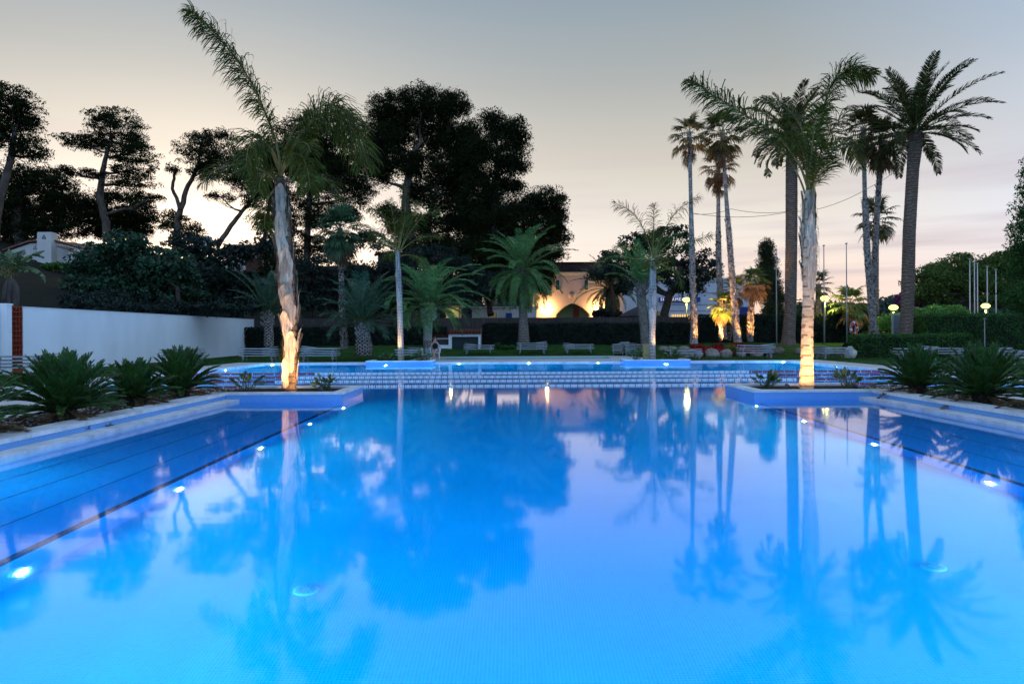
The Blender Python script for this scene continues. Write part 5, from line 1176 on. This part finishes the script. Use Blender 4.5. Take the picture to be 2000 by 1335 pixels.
# white house on the slope
Y = 60; o3 = (at(95, 651, Y).x, Y, 7.2); t = thing('house', 'low white house with a tall square chimney on the left slope', 'house', o3)
b = MB(); P = [at(12, 492, Y), at(60, 475, Y), at(112, 474, Y), at(172, 490, Y), at(175, 520, Y), at(12, 530, Y)]
V = [(p.x - o3[0], 0, p.z - o3[2]) for p in P] + [(p.x - o3[0], 7, p.z - o3[2]) for p in P]; n = 6
b.add(V, [[i, i + n, (i + 1) % n + n, (i + 1) % n] for i in range(n)]); b.f.append((np.array([[5, 4, 3, 2, 1, 0], [6, 7, 8, 9, 10, 11]]), 0, False)); b.build('wall', M_HWHITE, t)
b = MB(); pbox(b, 133, 160, 487, 515, Y - 1.2, 1.25, 0, o3); b.build('side_wing', M_HWHITE, t)
b = MB()
for (a, c) in (((8, 491), (60, 473)), ((60, 473), (113, 472.5)), ((113, 472.5), (176, 489))):
    p, q = at(*a, Y), at(*c, Y); b.add([(p.x - o3[0], -.25, p.z - o3[2] + .02), (q.x - o3[0], -.25, q.z - o3[2] + .02), (q.x - o3[0], 7.2, q.z - o3[2] + .02), (p.x - o3[0], 7.2, p.z - o3[2] + .02), (p.x - o3[0], -.25, p.z - o3[2] + .16), (q.x - o3[0], -.25, q.z - o3[2] + .16), (q.x - o3[0], 7.2, q.z - o3[2] + .16), (p.x - o3[0], 7.2, p.z - o3[2] + .16)],
       [[0, 1, 5, 4], [1, 2, 6, 5], [2, 3, 7, 6], [3, 0, 4, 7], [4, 5, 6, 7], [0, 3, 2, 1]])
p, q = at(110, 482, Y - 1.3), at(166, 498, Y - 1.3); b.add([(p.x - o3[0], -1.4, p.z - o3[2]), (q.x - o3[0], -1.4, q.z - o3[2]), (q.x - o3[0], -.0, q.z - o3[2] + .1), (p.x - o3[0], 0, p.z - o3[2] + .1), (p.x - o3[0], -1.4, p.z - o3[2] + .1), (q.x - o3[0], -1.4, q.z - o3[2] + .1), (q.x - o3[0], 0, q.z - o3[2] + .2), (p.x - o3[0], 0, p.z - o3[2] + .2)], [[0, 1, 5, 4], [1, 2, 6, 5], [2, 3, 7, 6], [3, 0, 4, 7], [4, 5, 6, 7]])
rf = b.build('roof', M_TILE, t)
b = MB(); x0, x1 = at(82, 480, Y).x - o3[0], at(111, 480, Y).x - o3[0]; zt = at(97, 457, Y).z - o3[2]
b.box(((x0 + x1) / 2, -.25, zt / 2 - .2), (x1 - x0, .9, zt + .4), taper=.93); b.box(((x0 + x1) / 2, -.25, zt + .04), ((x1 - x0) * .9, .8, .09)); b.build('chimney', M_HWHITE, t)
b = MB()
for cx_, cz_, s, yy in (((x0 + x1) / 2, zt - .35, .10, -.70), (at(69, 484, Y).x - o3[0], at(69, 484, Y).z - o3[2], .08, -.02)):
    for dx, dz in ((0, .11), (-.1, -.06), (.1, -.06)): b.add([(cx_ + dx - s, yy, cz_ + dz - s), (cx_ + dx + s, yy, cz_ + dz - s), (cx_ + dx, yy, cz_ + dz + s * 1.2)], [[0, 1, 2]])
b.build('vent', M_DARKM, t)

Y = 74; o3 = (at(480, 651, Y).x, Y, 8.5); t = thing('house', 'house with a sloped roof and brown door glimpsed through the dark trees', 'house', o3)
b = MB(); pbox(b, 440, 536, 492, 530, Y, 6, 0, o3); b.build('wall', M_HWHITE, t)
b = MB(); p, q = at(425, 482, Y), at(540, 494, Y); roof_tiles(b, p.x - o3[0], q.x - o3[0], -.6, 4, at(480, 492, Y).z - o3[2], at(480, 470, Y).z - o3[2], .4); rf = b.build('roof', M_TILE, t)
b = MB(); pbox(b, 383, 405, 460, 485, Y, 1.2, 0, o3); b.build('chimney', M_HWHITE, rf)
b = MB(); pbox(b, 480, 512, 504, 530, Y - .08, .06, 0, o3); b.build('door', mat('brown_door', (.10, .04, .025), .6), t)
b = MB(); pbox(b, 516, 524, 498, 507, Y - .06, .05, 0, o3); b.build('window', M_GLASSD, t)

Y = 72; o3 = (at(757, 651, Y).x, Y, 6); t = thing('house', 'brown tiled roof and grey wall seen behind the far left palm', 'house', o3)
b = MB(); pbox(b, 738, 800, 499, 540, Y, 5, 0, o3); b.build('wall', mat('grey_render', (.22, .27, .30), .9), t)
b = MB(); p, q = at(732, 499, Y), at(806, 499, Y); roof_tiles(b, p.x - o3[0], q.x - o3[0], -.5, 3, p.z - o3[2], at(757, 486, Y).z - o3[2], .35); b.build('roof', M_TILE, t)

# pink house
Y = 65; o3 = (at(1130, 651, Y).x, Y, .7); t = thing('house', 'pink two-storey house with a pointed arch lit by two wall lamps', 'house', o3)
def P_(px, py): p = at(px, py, Y); return (p.x - o3[0], p.z - o3[2])
b = MB(); x0, zt = P_(1036, 534); x1, _ = P_(1216, 534); arch = []
ax0, _ = P_(1086, 600); ax1, _ = P_(1152, 600); az0 = P_(1118, 614)[1]; azt = P_(1118, 592)[1]; axc = (ax0 + ax1) / 2
ns = 12; lft = [(ax0 + (axc - ax0) * u, az0 + (azt - az0) * (1 - (1 - u) ** 1.7)) for u in np.linspace(0, 1, ns)]; rgt = [(2 * axc - x, z) for x, z in lft[::-1][1:]]
ar = lft + rgt
# wall face as strips around the arch opening
for (xa, za), (xb, zb) in zip(ar[:-1], ar[1:]): b.add([(xa, 0, za), (xb, 0, zb), (xb, 0, zt), (xa, 0, zt)], [[0, 1, 2, 3]]); b.add([(xa, 0, za), (xb, 0, zb), (xb, 1.2, zb), (xa, 1.2, za)], [[0, 3, 2, 1]])
b.add([(x0, 0, -.5), (ax0, 0, -.5), (ax0, 0, zt), (x0, 0, zt)], [[0, 1, 2, 3]]); b.add([(ax1, 0, -.5), (x1, 0, -.5), (x1, 0, zt), (ax1, 0, zt)], [[0, 1, 2, 3]])
b.add([(ax0, 0, -.5), (ax0, 1.2, -.5), (ax0, 1.2, az0), (ax0, 0, az0)], [[0, 1, 2, 3]]); b.add([(ax1, 0, -.5), (ax1, 1.2, -.5), (ax1, 1.2, az0), (ax1, 0, az0)], [[3, 2, 1, 0]])
b.add([(x0, 0, -.5), (x0, 8, -.5), (x0, 8, zt), (x0, 0, zt)], [[0, 3, 2, 1]]); b.add([(x1, 0, -.5), (x1, 8, -.5), (x1, 8, zt), (x1, 0, zt)], [[0, 1, 2, 3]]); b.add([(x0, 8, -.5), (x1, 8, -.5), (x1, 8, zt), (x0, 8, zt)], [[0, 1, 2, 3]])
b.build('wall', M_PINK, t)
b = MB(); b.add([(ax0, 1.2, -.5), (ax1, 1.2, -.5), (ax1, 1.2, azt), (ax0, 1.2, azt)], [[0, 1, 2, 3]]); b.build('porch_wall', mat('green_lit_render', (.10, .22, .13), .8), t)  # green light under the arch is put into the wall colour
b = MB(); b.box2(P_(1119, 0)[0], P_(1130, 0)[0], 1.1, 1.19, -.5, P_(1120, 598)[1]); b.build('door', mat('red_door', (.10, .025, .015), .6), t)
b = MB(); b.box2(x0 - .3, x1 + .3, -.35, .25, zt, zt + .14); b.box2(x0 - .15, x1 + .15, -.2, .2, zt - .14, zt - .002); b.build('cornice', M_HWHITE, t)
b = MB(); roof_tiles(b, x0 - .4, x1 + .4, -.45, 4.2, zt + .17, P_(1130, 508)[1], .26); b.add([(x0 - .4, 4.2, P_(0, 508)[1]), (x1 + .4, 4.2, P_(0, 508)[1]), (x1 + .4, 9, zt), (x0 - .4, 9, zt)], [[0, 1, 2, 3]]); b.build('roof', mat('dusky_roof_clay', (.17, .105, .095), .85, var=.4, scale=3, spec=.15), t)
for px in (1089, 1145):
    f = MB(); xa, za = P_(px - 4.5, 567); xb, zb = P_(px + 4.5, 546); f.box2(xa, xb, -.05, .02, za, zb); wn = f.build('window', M_HWHITE, t)
    f = MB(); f.box2(xa + .06, xb - .06, -.10, -.055, za + .05, zb - .05); f.build('shutter', M_DGREEN, wn)
b = MB(); q = MB(); q.lathe([(.001, 0), (.35, 0), (.38, .04), (.001, .05)], n=18); cx0, cz0 = P_(1117, 577); q.v = [np.stack([v[:, 0] + cx0, -v[:, 2] - .0, v[:, 1] + cz0], 1) for v in q.v]; q.build('wall_plaque', mat('plaque', (.36, .27, .24), .9), t)
WARM = (1.0, .62, .22)
for px, nm in ((1068, 'left'), (1167, 'right')):
    p = at(px, 603, Y - .18); lt = thing('wall_lamp', 'glowing wall lamp %s of the pink house arch' % nm, 'lamp', tuple(p), 0, 'wall lamps on the pink house')
    b = MB(); b.ball((0, 0, 0), .15, 0, 12, 8); b.build('globe', emis('warm_globe', (1, .72, .32), 12), lt); b = MB(); b.box((0, .10, -.16), (.12, .18, .05)); b.build('bracket', M_DARKM, lt)
    light('POINT', p + Vector((0, -.25, 0)), 330, WARM, .12)

# low white building and yellow-lit wall
Y = 60; o3 = (at(985, 651, Y).x, Y, .7); t = thing('outbuilding', 'low white flat-roofed building with a barred window over the reed fence', 'building', o3)
b = MB(); pbox(b, 922, 1048, 600, 640, Y, 4, 0, o3); b.build('wall', M_HWHITE, t)
b = MB(); pbox(b, 920, 1050, 598.3, 600.2, Y - .15, 4.3, 0, o3); b.build('roof_slab', M_HWHITE, t)
b = MB(); pbox(b, 951, 972, 607, 625, Y - .05, .06, 0, o3); wn = b.build('window_frame', mat('window_white', (.7, .7, .68), .6), t)
b = MB(); pbox(b, 953, 970, 609, 625, Y - .065, .02, 0, o3); b.build('window_glass', mat('dim_lit_glass', (.08, .06, .04), .3, emit=(1, .75, .5), estr=.12), wn)
b = MB()
for k in range(7): pbox(b, 953 + k * 2.7, 954 + k * 2.7, 609, 625, Y - .1, .03, 0, o3)
b.build('window_bar', M_DARKM, wn)
b = MB(); pbox(b, 988, 1000, 611, 630, Y - .03, .06, 0, o3); b.build('door', M_BLUE, t)
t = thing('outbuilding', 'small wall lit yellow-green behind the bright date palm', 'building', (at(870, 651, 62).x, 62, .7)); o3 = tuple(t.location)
b = MB(); pbox(b, 852, 896, 600, 640, 62, 3, 0, o3); b.build('wall', mat('yellow_lit_render', (.45, .45, .30), .9, var=.1, scale=2), t)  # yellow lamplight on the wall is partly in its base colour
b = MB(); pbox(b, 849, 899, 597, 600.5, 61.8, 3.4, 0, o3); b.build('roof_slab', M_DARKM, t)
light('POINT', at(880, 604, 60.5), 35, (1, .85, .35), .1)

# supermarket
Y = 78; o3 = (at(1300, 651, Y).x, Y, .7); t = thing('supermarket', 'plain white shop building with a blue name board behind the flower bed palms', 'building', o3)
b = MB(); pbox(b, 1186, 1468, 545, 660, Y, 14, 0, o3); b.build('wall', mat('shop_render', (.50, .53, .60), .85, var=.05, scale=1), t)
b = MB(); pbox(b, 1184, 1470, 543, 546, Y - .25, 14.5, 0, o3); b.build('roof_edge', M_HWHITE, t)
for z in (571, 594, 606):
    b = MB(); pbox(b, 1290, 1440, z, z + .8, Y - .06, .05, 0, o3); b.build('wall_band', M_GREYM, t)
b = MB(); pbox(b, 1287, 1368, 580, 589, Y - .3, .15, 0, o3); sg = b.build('sign_board', M_BLUE, t)
fc = bpy.data.curves.new('sign_letters', 'FONT'); fc.body = 'SUPERMERCAT'; fc.size = .50; fc.extrude = .01; fc.space_character = 1.22; fo = bpy.data.objects.new('sign_letters', fc); scene.collection.objects.link(fo)
fo.rotation_euler = (PI / 2, 0, 0); p = at(1290, 587.3, Y - .32); fo.location = (p.x - o3[0], p.y - o3[1], p.z - o3[2]); fc.materials.append(emis('lit_letters', (.8, .88, 1), .8))
bpy.context.view_layer.update(); fm = bpy.data.meshes.new_from_object(fo.evaluated_get(bpy.context.evaluated_depsgraph_get())); fl_ = fo.location.copy(); bpy.data.objects.remove(fo)
fo = bpy.data.objects.new('sign_letters', fm); scene.collection.objects.link(fo); fo.location = fl_; fo.rotation_euler = (PI / 2, 0, 0); fo.parent = sg
b = MB(); pbox(b, 1311, 1352, 614, 625, Y - .08, .06, 0, o3); b.build('shop_window', emis('shop_window_glow', (1, .62, .25), .9), t)
b = MB()
for k in range(9): pbox(b, 1312 + k * 4.6, 1312.8 + k * 4.6, 614, 625, Y - .14, .05, 0, o3)
b.build('window_bar', M_DARKM, t)
b = MB(); pbox(b, 1445, 1466, 600, 624, 60, .1, 0, o3); b.v = [v + np.array([0, 0, 0]) for v in b.v]
o = MB(); pbox(o, 1445, 1462, 599, 621, 63, .12); o2 = thing('poster_board', 'small blue board glimpsed between the fan palm trunks', 'sign', (at(1453, 651, 63).x, 63, .7)); q = o.build('panel', M_BLUE, o2); q.location = tuple(-np.array(o2.location))
o = MB(); pbox(o, 1452, 1454, 621, 650, 63.02, .08); q = o.build('post', M_DARKM, o2); q.location = tuple(-np.array(o2.location))
for px, py in ((1413.5, 604), (1416, 617), (1427, 613)):
    p = at(px, py, 55); lt = thing('garden_lamp', 'small yellow lamp glowing among the fan palm trunks, %s one' % {1413.5: 'topmost', 1416: 'lower left', 1427: 'lower right'}[px], 'lamp', (p.x, 55, .7), 0, 'small lamps among the fan palms')
    h = p.z - .7; b = MB(); b.tube([(0, 0, 0), (0, 0, h - .12)], .03, 6); b.build('post', M_DARKM, lt); b = MB(); b.box((0, 0, h), (.16, .16, .26)); b.build('lantern', emis('yellow_lantern', (1, .85, .25), 2.5), lt)

# thatched parasol
p = at(1255, 594, 56); t = thing('thatched_parasol', 'conical thatched roof peeping over the fence beside the pink house', 'parasol', (p.x, 56, .7)); h = p.z - .7
b = MB(); rng = np.random.default_rng(9)
b.lathe([(0.02, h), (.5, h - .22), (1.2, h - .55), (1.9, h - .95), (1.88, h - 1.02), (.02, h - .7)], n=40)
pr = np.array([[.02, h], [.5, h - .22], [1.2, h - .55], [1.9, h - .95]]); n = 2600; u = rng.random(n) ** .6 * 1.9; a = rng.uniform(0, 2 * PI, n); zz = np.interp(u, pr[:, 0], pr[:, 1])
dr = np.stack([np.cos(a), np.sin(a), 0 * a], 1); P0 = dr * u[:, None] + np.stack([0 * a, 0 * a, zz + .02], 1); P1 = P0 + dr * .22 + np.stack([0 * a, 0 * a, -.12 + rng.normal(0, .02, n)], 1); tg = np.stack([-np.sin(a), np.cos(a), 0 * a], 1) * .02
b.add(np.stack([P0 - tg, P0 + tg, P1], 1).reshape(-1, 3), np.arange(3 * n).reshape(-1, 3), 0)
b.build('thatch', mat('thatch', (.09, .085, .09), .95, var=.5, scale=6, stretch=(1, 1, .3)), t); b = MB(); b.tube([(0, 0, -.1), (0, 0, h - .5)], .07, 8); b.build('pole', M_WOOD, t)

# barbecue hut
Y = 47.5; xb0 = X(873, Y); o3 = (X(906, Y), Y, lawn_h(X(906, Y), Y) - .05); zb = o3[2]; t = thing('barbecue_hut', 'small white hut with a red clay tile roof and dark open front', 'hut', o3)
b = MB(); H0 = at(905, 655, Y).z - zb; x0, x1 = X(876, Y) - o3[0], X(938, Y) - o3[0]
b.box2(x0, x0 + .22, 0, 1.5, -.2, H0 + .12); b.box2(x1 - .14, x1, 0, 1.5, -.2, H0 + .12); b.box2(x0 + .22, x1 - .14, 0, 1.5, H0 - .08, H0 + .12); b.box2(x0 + .22, x1 - .14, 1.3, 1.5, -.2, H0 - .08); b.build('wall', M_WHITE, t)
b = MB(); b.box2(x0 + .22, x1 - .14, .18, .24, -.2, H0 - .082); b.build('front_shade', M_DGREEN, t)  # dark sheet standing for the shade inside the open front
b = MB(); roof_tiles(b, x0 - .05, x1 + .05, -.18, 1.55, H0 + .16, at(905, 643, Y).z - zb, .2); b.build('roof', M_TILEB, t)
b = MB(); x2 = X(846, Y) - o3[0]; H1 = H0 - .12; b.box2(x2, x0 - .002, .12, 1.3, H1 - .14, H1 - .01); b.box2(x2, x2 + .12, .12, 1.3, -.2, H1 - .141); b.box2(x2 + .12, x0 - .002, 1.1, 1.3, -.2, H1 - .141); b.box2(x2 + .12, x0 - .002, .12, 1.1, .0, .32); b.build('side_wing', M_WHITE, t)
b = MB(); b.box2(x2 + .12, x0 - .003, .5, .56, .32, H1 - .142); b.build('side_shutter', M_DARKM, t)
b = MB(); roof_tiles(b, x2 - .05, x0 - .004, -.02, 1.35, H1 + .02, H1 + .1, .2); b.build('side_roof', M_TILEB, t)

# ================================================================== POLES AND LAMPS
def pole(name, label, cat, px, py_top, Y, zb, r0, group, m=M_POLE):
    p = at(px, py_top, Y); t = thing(name, label, cat, (p.x, Y, zb), 0, group); h = p.z - zb
    b = MB(); b.tube([(0, 0, 0), (0, 0, h * .5), (0, 0, h)], [r0, r0 * .85, r0 * .6], 10); b.build('shaft', m, t)
    b = MB(); b.lathe([(.01, h + .03), (r0 * 1.9, h + .02), (r0 * 1.9, h - .03), (r0, h - .05)], n=12); b.build('cap', m, t); return t
for px, py, nm in ((1516, 487, 'leftmost thin flagpole, beside the cypress'), (1609, 479, 'thin flagpole right of the ringed palm'), (1653, 475, 'thin flagpole left of the lifebuoy')):
    pole('flagpole', nm, 'flagpole', px, py, 47, .6, .045, 'thin flagpoles behind the lawn', mat('grey_pole', (.34, .35, .37), .5))
for (px, py), nm in zip(((1894, 505), (1903, 510), (1909, 514), (1928, 520), (1945, 526)), ('tallest and leftmost', 'second from left', 'middle', 'second from right', 'shortest and rightmost')):
    pole('flagpole', nm + ' of the five white flagpoles over the right hedge', 'flagpole', px, py, 58, .65, .055, 'white flagpoles over the right hedge')
pole('post', 'thin white post standing before the tall right hedge', 'post', 1923, 622, 38, .05, .035, None, mat('grey_pole', (.34, .35, .37)))
YG = (1.0, .88, .22)
def street_lamp(label, px, py, Y, zb, power, group='yellow-green glowing garden street lamps', r=.31):
    p = at(px, py, Y); t = thing('street_lamp', label, 'street lamp', (p.x, Y, zb), 0, group); h = p.z - zb
    b = MB(); b.tube([(0, 0, 0), (0, 0, h - .2)], [.06, .045], 8); b.build('pole', M_DARKM, t)
    b = MB(); b.lathe([(.02, h + .24), (r * .7, h + .21), (r * .75, h + .19), (.02, h + .20)], n=18); b.build('lamp_hood', M_GREYM, t)
    b = MB(); b.ball((0, 0, h - .01), (r, r, r * .62), 0, 14, 10); b.build('globe', emis('lamp_globe', (1.0, .93, .22), 2.6), t)
    light('POINT', p + Vector((0, 0, -.28)), power, YG, .15)
street_lamp('street lamp glowing above the bushes near the white house', 250, 466, 50, 4.2, 400)
street_lamp('street lamp in front of the shop sign', 1341, 585, 54, .7, 400)
street_lamp('street lamp seen through the bright date palm fronds', 813, 574, 60, .7, 400)
street_lamp('street lamp right of the ringed palm', 1611, 582, 50, .65, 400)
street_lamp('street lamp by the grey gate', 1745, 600, 49, .6, 400)
street_lamp('street lamp among the white flagpoles', 1925, 597, 52, .6, 400)

# garden spotlights warming the palm trunks
def spotlight(label, x, y, z, to, power, col, ang=40, r=.05):
    t = thing('garden_spotlight', label, 'spotlight', (x, y, z), 0, 'small garden spotlights')
    d = (Vector(to) - Vector((x, y, z + .12))).normalized(); q = np.array(d.to_track_quat('Z', 'Y').to_matrix())
    b = MB(); b.lathe([(.001, -.09), (r * .8, -.08), (r, .0), (r * 1.1, .03), (r * .95, .03), (r * .9, .005), (.001, .0)], n=14); b.v = [v @ q.T + np.array([0, 0, .12]) for v in b.v]; b.build('head', M_DARKM, t)
    b = MB(); b.lathe([(r * .88, .012), (.001, .012)], n=14); b.v = [v @ q.T + np.array([0, 0, .12]) for v in b.v]; b.build('lens', emis('warm_lens', (1, .75, .4), 6), t)
    b = MB(); b.tube([(0, 0, -.05), (0, 0, .08)], .012, 6); b.build('spike', M_DARKM, t)
    light('SPOT', Vector((x, y, z + .12)) + d * .05, power, col, .05, to=to, spot=math.radians(ang), blend=.8)
WC = (1.0, .56, .21)
spotlight('spotlight at the left foot of the near left palm', -6.15, 15.75, .14, (-5.45, 16.4, 1.3), 210, WC, 110)
spotlight('spotlight at the right foot of the near left palm', -4.45, 15.7, .14, (-5.4, 16.4, 1.2), 210, WC, 110)
spotlight('spotlight at the left foot of the near right palm', 6.3, 15.75, .14, (7.1, 16.5, 1.3), 210, WC, 110)
spotlight('spotlight at the right foot of the near right palm', 7.9, 15.8, .14, (7.1, 16.5, 1.3), 190, WC, 110)
spotlight('spotlight before the far left planter palm', -5.9, 33.5, .14, (-5.65, 34.2, 1.8), 260, WC, 50)
spotlight('spotlight before the far right planter palm', 7.3, 33.5, .14, (6.95, 34.2, 2.0), 260, WC, 50)
for px, Y, tp, e, nm in ((1385, 42.6, (1400, 44.8, 520), 800, 'left'), (1395, 43.4, (1405, 45, 340), 1800, 'second'), (1452, 42.2, (1466, 43, 540), 600, 'third'), (1490, 42.4, (1475, 43, 560), 600, 'right'), (1372, 41.2, (1355, 42, 560), 440, 'far left'), (1420, 43.6, (1410, 45, 300), 1800, 'middle')):
    g = lawn_h(X(px, Y), Y) + .25
    q = at(tp[0], tp[2], tp[1]); spotlight('orange-glowing spotlight among the red flowers, %s one' % nm, X(px, Y), Y, g, tuple(q), e * 2.2, (1.0, .50, .16), 60)

# ================================================================== FLOWER BED, ROCKS
rng = np.random.default_rng(201); P = []
for k in range(130):
    px = rng.uniform(1340, 1505); Y = rng.uniform(41.8, 46.5); x = X(px, Y); z = lawn_h(x, Y); q, c = blob_points(rng, (x, Y, z + .22), (.35, .35, .26), 6, 26, .2); P.append(q)
P = np.concatenate(P); b = MB(); leaf_quads(b, P[::2], .11, rng, 0, .7); o = b.build('red_flower_bed', M_RED); tag(o, 'bed of red flowers round the fan palm feet', 'flowers', kind='stuff')
b = MB(); leaf_quads(b, P[1::3] - [0, 0, .06], .14, rng, 0, .4); o = b.build('flower_bed_leaves', M_DARKB); tag(o, 'low dark leaves among the red flowers', 'ground cover', kind='stuff')
b = MB(); P = []
for px, Y, h in ((1428, 42.3, .5), (1436, 42.4, .35)):
    c = np.array([X(px, Y), Y, lawn_h(X(px, Y), Y)]); 
    for k in range(160):
        a = rng.uniform(0, 2 * PI); d = np.array([math.cos(a) * .5, math.sin(a) * .5, 1]) * h * 1.3 * rng.uniform(.7, 1.3); s = np.array([-math.sin(a), math.cos(a), 0]) * .02
        b.add([c - s, c + s, c + d * .6 + s * .8, c + d * .6 - s * .8, c + d * [1.5, 1.5, 1]], [[0, 1, 2], [0, 2, 3], [3, 2, 4]])
tag(b.build('grass_tuft', M_LIME), 'bright green grass tuft beside the red flowers', 'plant')

def boulder(label, px, pyb, w_px, h_px, Y, seed, group='boulders edging the flower bed', m=M_ROCK):
    rng = np.random.default_rng(seed); sc = Y / F; x = X(px, Y); z = lawn_h(x, Y) if not in_pave(x, Y) else ZD
    rx, rz = w_px * sc / 2 * 1.08, h_px * sc / 2 * 1.5; ry = rx * .8
    nu, nv = 28, 18; ph = np.linspace(-PI / 2, PI / 2, nv); th = np.arange(nu) * 2 * PI / nu
    D = np.stack([np.cos(ph)[:, None] * np.cos(th), np.cos(ph)[:, None] * np.sin(th), np.repeat(np.sin(ph)[:, None], nu, 1)], 2).reshape(-1, 3)
    r = np.ones(len(D))
    for k in range(12):
        n = rng.normal(size=3); n /= np.linalg.norm(n); dcut = rng.uniform(.72, .95); pr = D @ n; r = np.where(pr * r > dcut, dcut / np.maximum(pr, 1e-3), r)
    for k in range(5): n = rng.normal(size=3) * 2.5; r += .025 * np.sin(D @ n * 2 + k)
    V = D * r[:, None] * np.array([rx, ry, rz]); b = MB(); i, j = np.meshgrid(np.arange(nv - 1), np.arange(nu), indexing='ij'); i = i.ravel(); j = j.ravel(); j2 = (j + 1) % nu
    b.add(V, np.stack([i * nu + j, i * nu + j2, (i + 1) * nu + j2, (i + 1) * nu + j], 1), 0, True)
    o = b.build('boulder', m); o.location = (x, Y, z + rz * .55); tag(o, label, 'boulder', group)
for i, (px, pyb, w_, h_, Y, lab) in enumerate([
 (1347, 684, 50, 15, 40.2, 'long flat boulder left of the round ones before the flower bed'), (1390, 685, 31, 15, 40.4, 'smooth round boulder in the middle before the flower bed'),
 (1417, 684, 24, 15, 40.6, 'rounded boulder with a shaded right side before the flower bed'), (1447, 672, 22, 8, 41.4, 'small boulder peeping between flowers and sunbeds'),
 (1478, 672, 24, 12, 42.0, 'pointed boulder at the right end of the red flowers'), (1296, 671, 20, 9, 46, 'squared boulder left of the curved tree trunk'), (1313, 671, 22, 9, 46, 'squared boulder just right of the curved tree trunk'), (1335, 670, 24, 9, 46, 'long low stone behind the leftmost tall fan palm'),
 (1505, 670, 30, 8, 45.5, 'low stone between the flowers and the very tall dark palm'), (1520, 672, 22, 11, 44.5, 'pale stone at the foot of the thin flagpole'), (1560, 670, 22, 10, 44.5, 'stone half hidden by the ringed palm trunk'),
 (1611, 675, 34, 13, 43, 'big flat stone right of the ringed palm'), (1637, 675, 16, 11, 43, 'small stone next to the big flat one right of the ringed palm'), (1661, 692, 22, 20, 38.4, 'white rough boulder at the round end of the low hedge'), (1645, 678, 14, 8, 41.5, 'little pale stone under the lifebuoy shrub')]):
    boulder(lab, px, pyb, w_, h_, Y, 300 + i, m=M_ROCK if 'white' not in lab else mat('white_rock', (.50, .48, .42), .9, var=.3, scale=3, bump=.05, bscale=7))
shrub_row('shrub', 'dark little shrub below the lifebuoy', 40.5, 1652, 1675, 664, 684, M_DARKB, 131, 3, .4, .25, .12)
shrub_row('shrub', 'low yellow-green plants between the first two middle sunbed stacks', 47, 968, 1004, 673, 680, M_HEDGE, 132, 5, .4, .2, .10)

# lifebuoy on its stand
Y = 42.6; p = at(1667, 641, Y); zb = lawn_h(p.x, Y); t = thing('lifebuoy_stand', 'thin stand holding the orange lifebuoy at the right', 'stand', (p.x, Y, zb)); h = p.z - zb
b = MB()
for s in (-1, 1): b.tube([(s * .10, 0, 0), (s * .10, 0, h + .2)], .018, 6)
b.tube([(-.10, 0, h + .2), (.10, 0, h + .2)], .018, 6); b.build('stand_frame', M_POLE, t)
t = thing('lifebuoy', 'orange lifebuoy with white bands hanging on a stand', 'lifebuoy', (p.x, Y - .08, p.z), .5)
th = np.linspace(0, 2 * PI, 33)[:-1]; b = MB(); R0, r0 = .30, .075; V = []
for a in th:
    for q in np.arange(10) * 2 * PI / 10: rr = R0 + r0 * math.cos(q); V.append((rr * math.cos(a), r0 * math.sin(q), rr * math.sin(a) * 1.15))
fa = [[i * 10 + j, i * 10 + (j + 1) % 10, ((i + 1) % 32) * 10 + (j + 1) % 10, ((i + 1) % 32) * 10 + j] for i in range(32) for j in range(10)]
b.add(V, [f for k, f in enumerate(fa) if (k // 10) % 8 > 1], 0, True); b.f.append((np.array([f for k, f in enumerate(fa) if (k // 10) % 8 <= 1]), 1, True)); b.build('ring', [M_ORANGE, M_PLAST], t)
b = MB(); b.tube([((R0 + .12) * math.cos(a), .02 * math.sin(a * 8), (R0 + .12) * math.sin(a) * 1.12) for a in np.linspace(0, 2 * PI, 40)], .009, 4); b.build('grab_rope', M_PLAST, t)

# timber box behind the far right palm
x, y = X(1264, 36.2), 36.2; t = thing('timber_bin', 'pale upright timber box behind the silvery far right palm', 'bin', (x, y, .03)); b = MB()
for k in range(4): b.box((-.16 + k * .107, 0, .42), (.10, .4, .84))
b.build('box_boards', mat('yellow_timber', (.36, .28, .13), .7, var=.2, scale=4), t); b = MB(); b.box((0, 0, .86), (.46, .44, .035)); b.build('box_lid', mat('yellow_timber', (.36, .28, .13)), t)

# overhead lamp cable between the palms
def cable(label, pts):
    P = []
    for (a, c) in zip(pts[:-1], pts[1:]):
        a, c = at(*a), at(*c)
        for u in np.linspace(0, 1, 14)[:-1]: q = a.lerp(c, u); P.append((q.x, q.y, q.z - 4 * u * (1 - u) * (c - a).length * .045))
    P.append(tuple(at(*pts[-1]))); b = MB(); b.tube(P, .014, 4); o = b.build('overhead_cable', M_DARKM); tag(o, label, 'cable', 'cables slung between the tall palms')
cable('cable slung from the leftmost tall fan palm to the very tall dark palm', [(1352, 418, 42), (1428, 408, 43), (1546, 412, 43.4)])
cable('second lower cable between the fan palms and the ringed palm', [(1352, 416, 42.1), (1546, 412.5, 43.45)])
cable('cable rising from the ringed palm to the twin palms and the tallest palm', [(1546, 411, 43.4), (1585, 411, 43.3), (1700, 365, 43.5), (1783, 305, 40.5)])
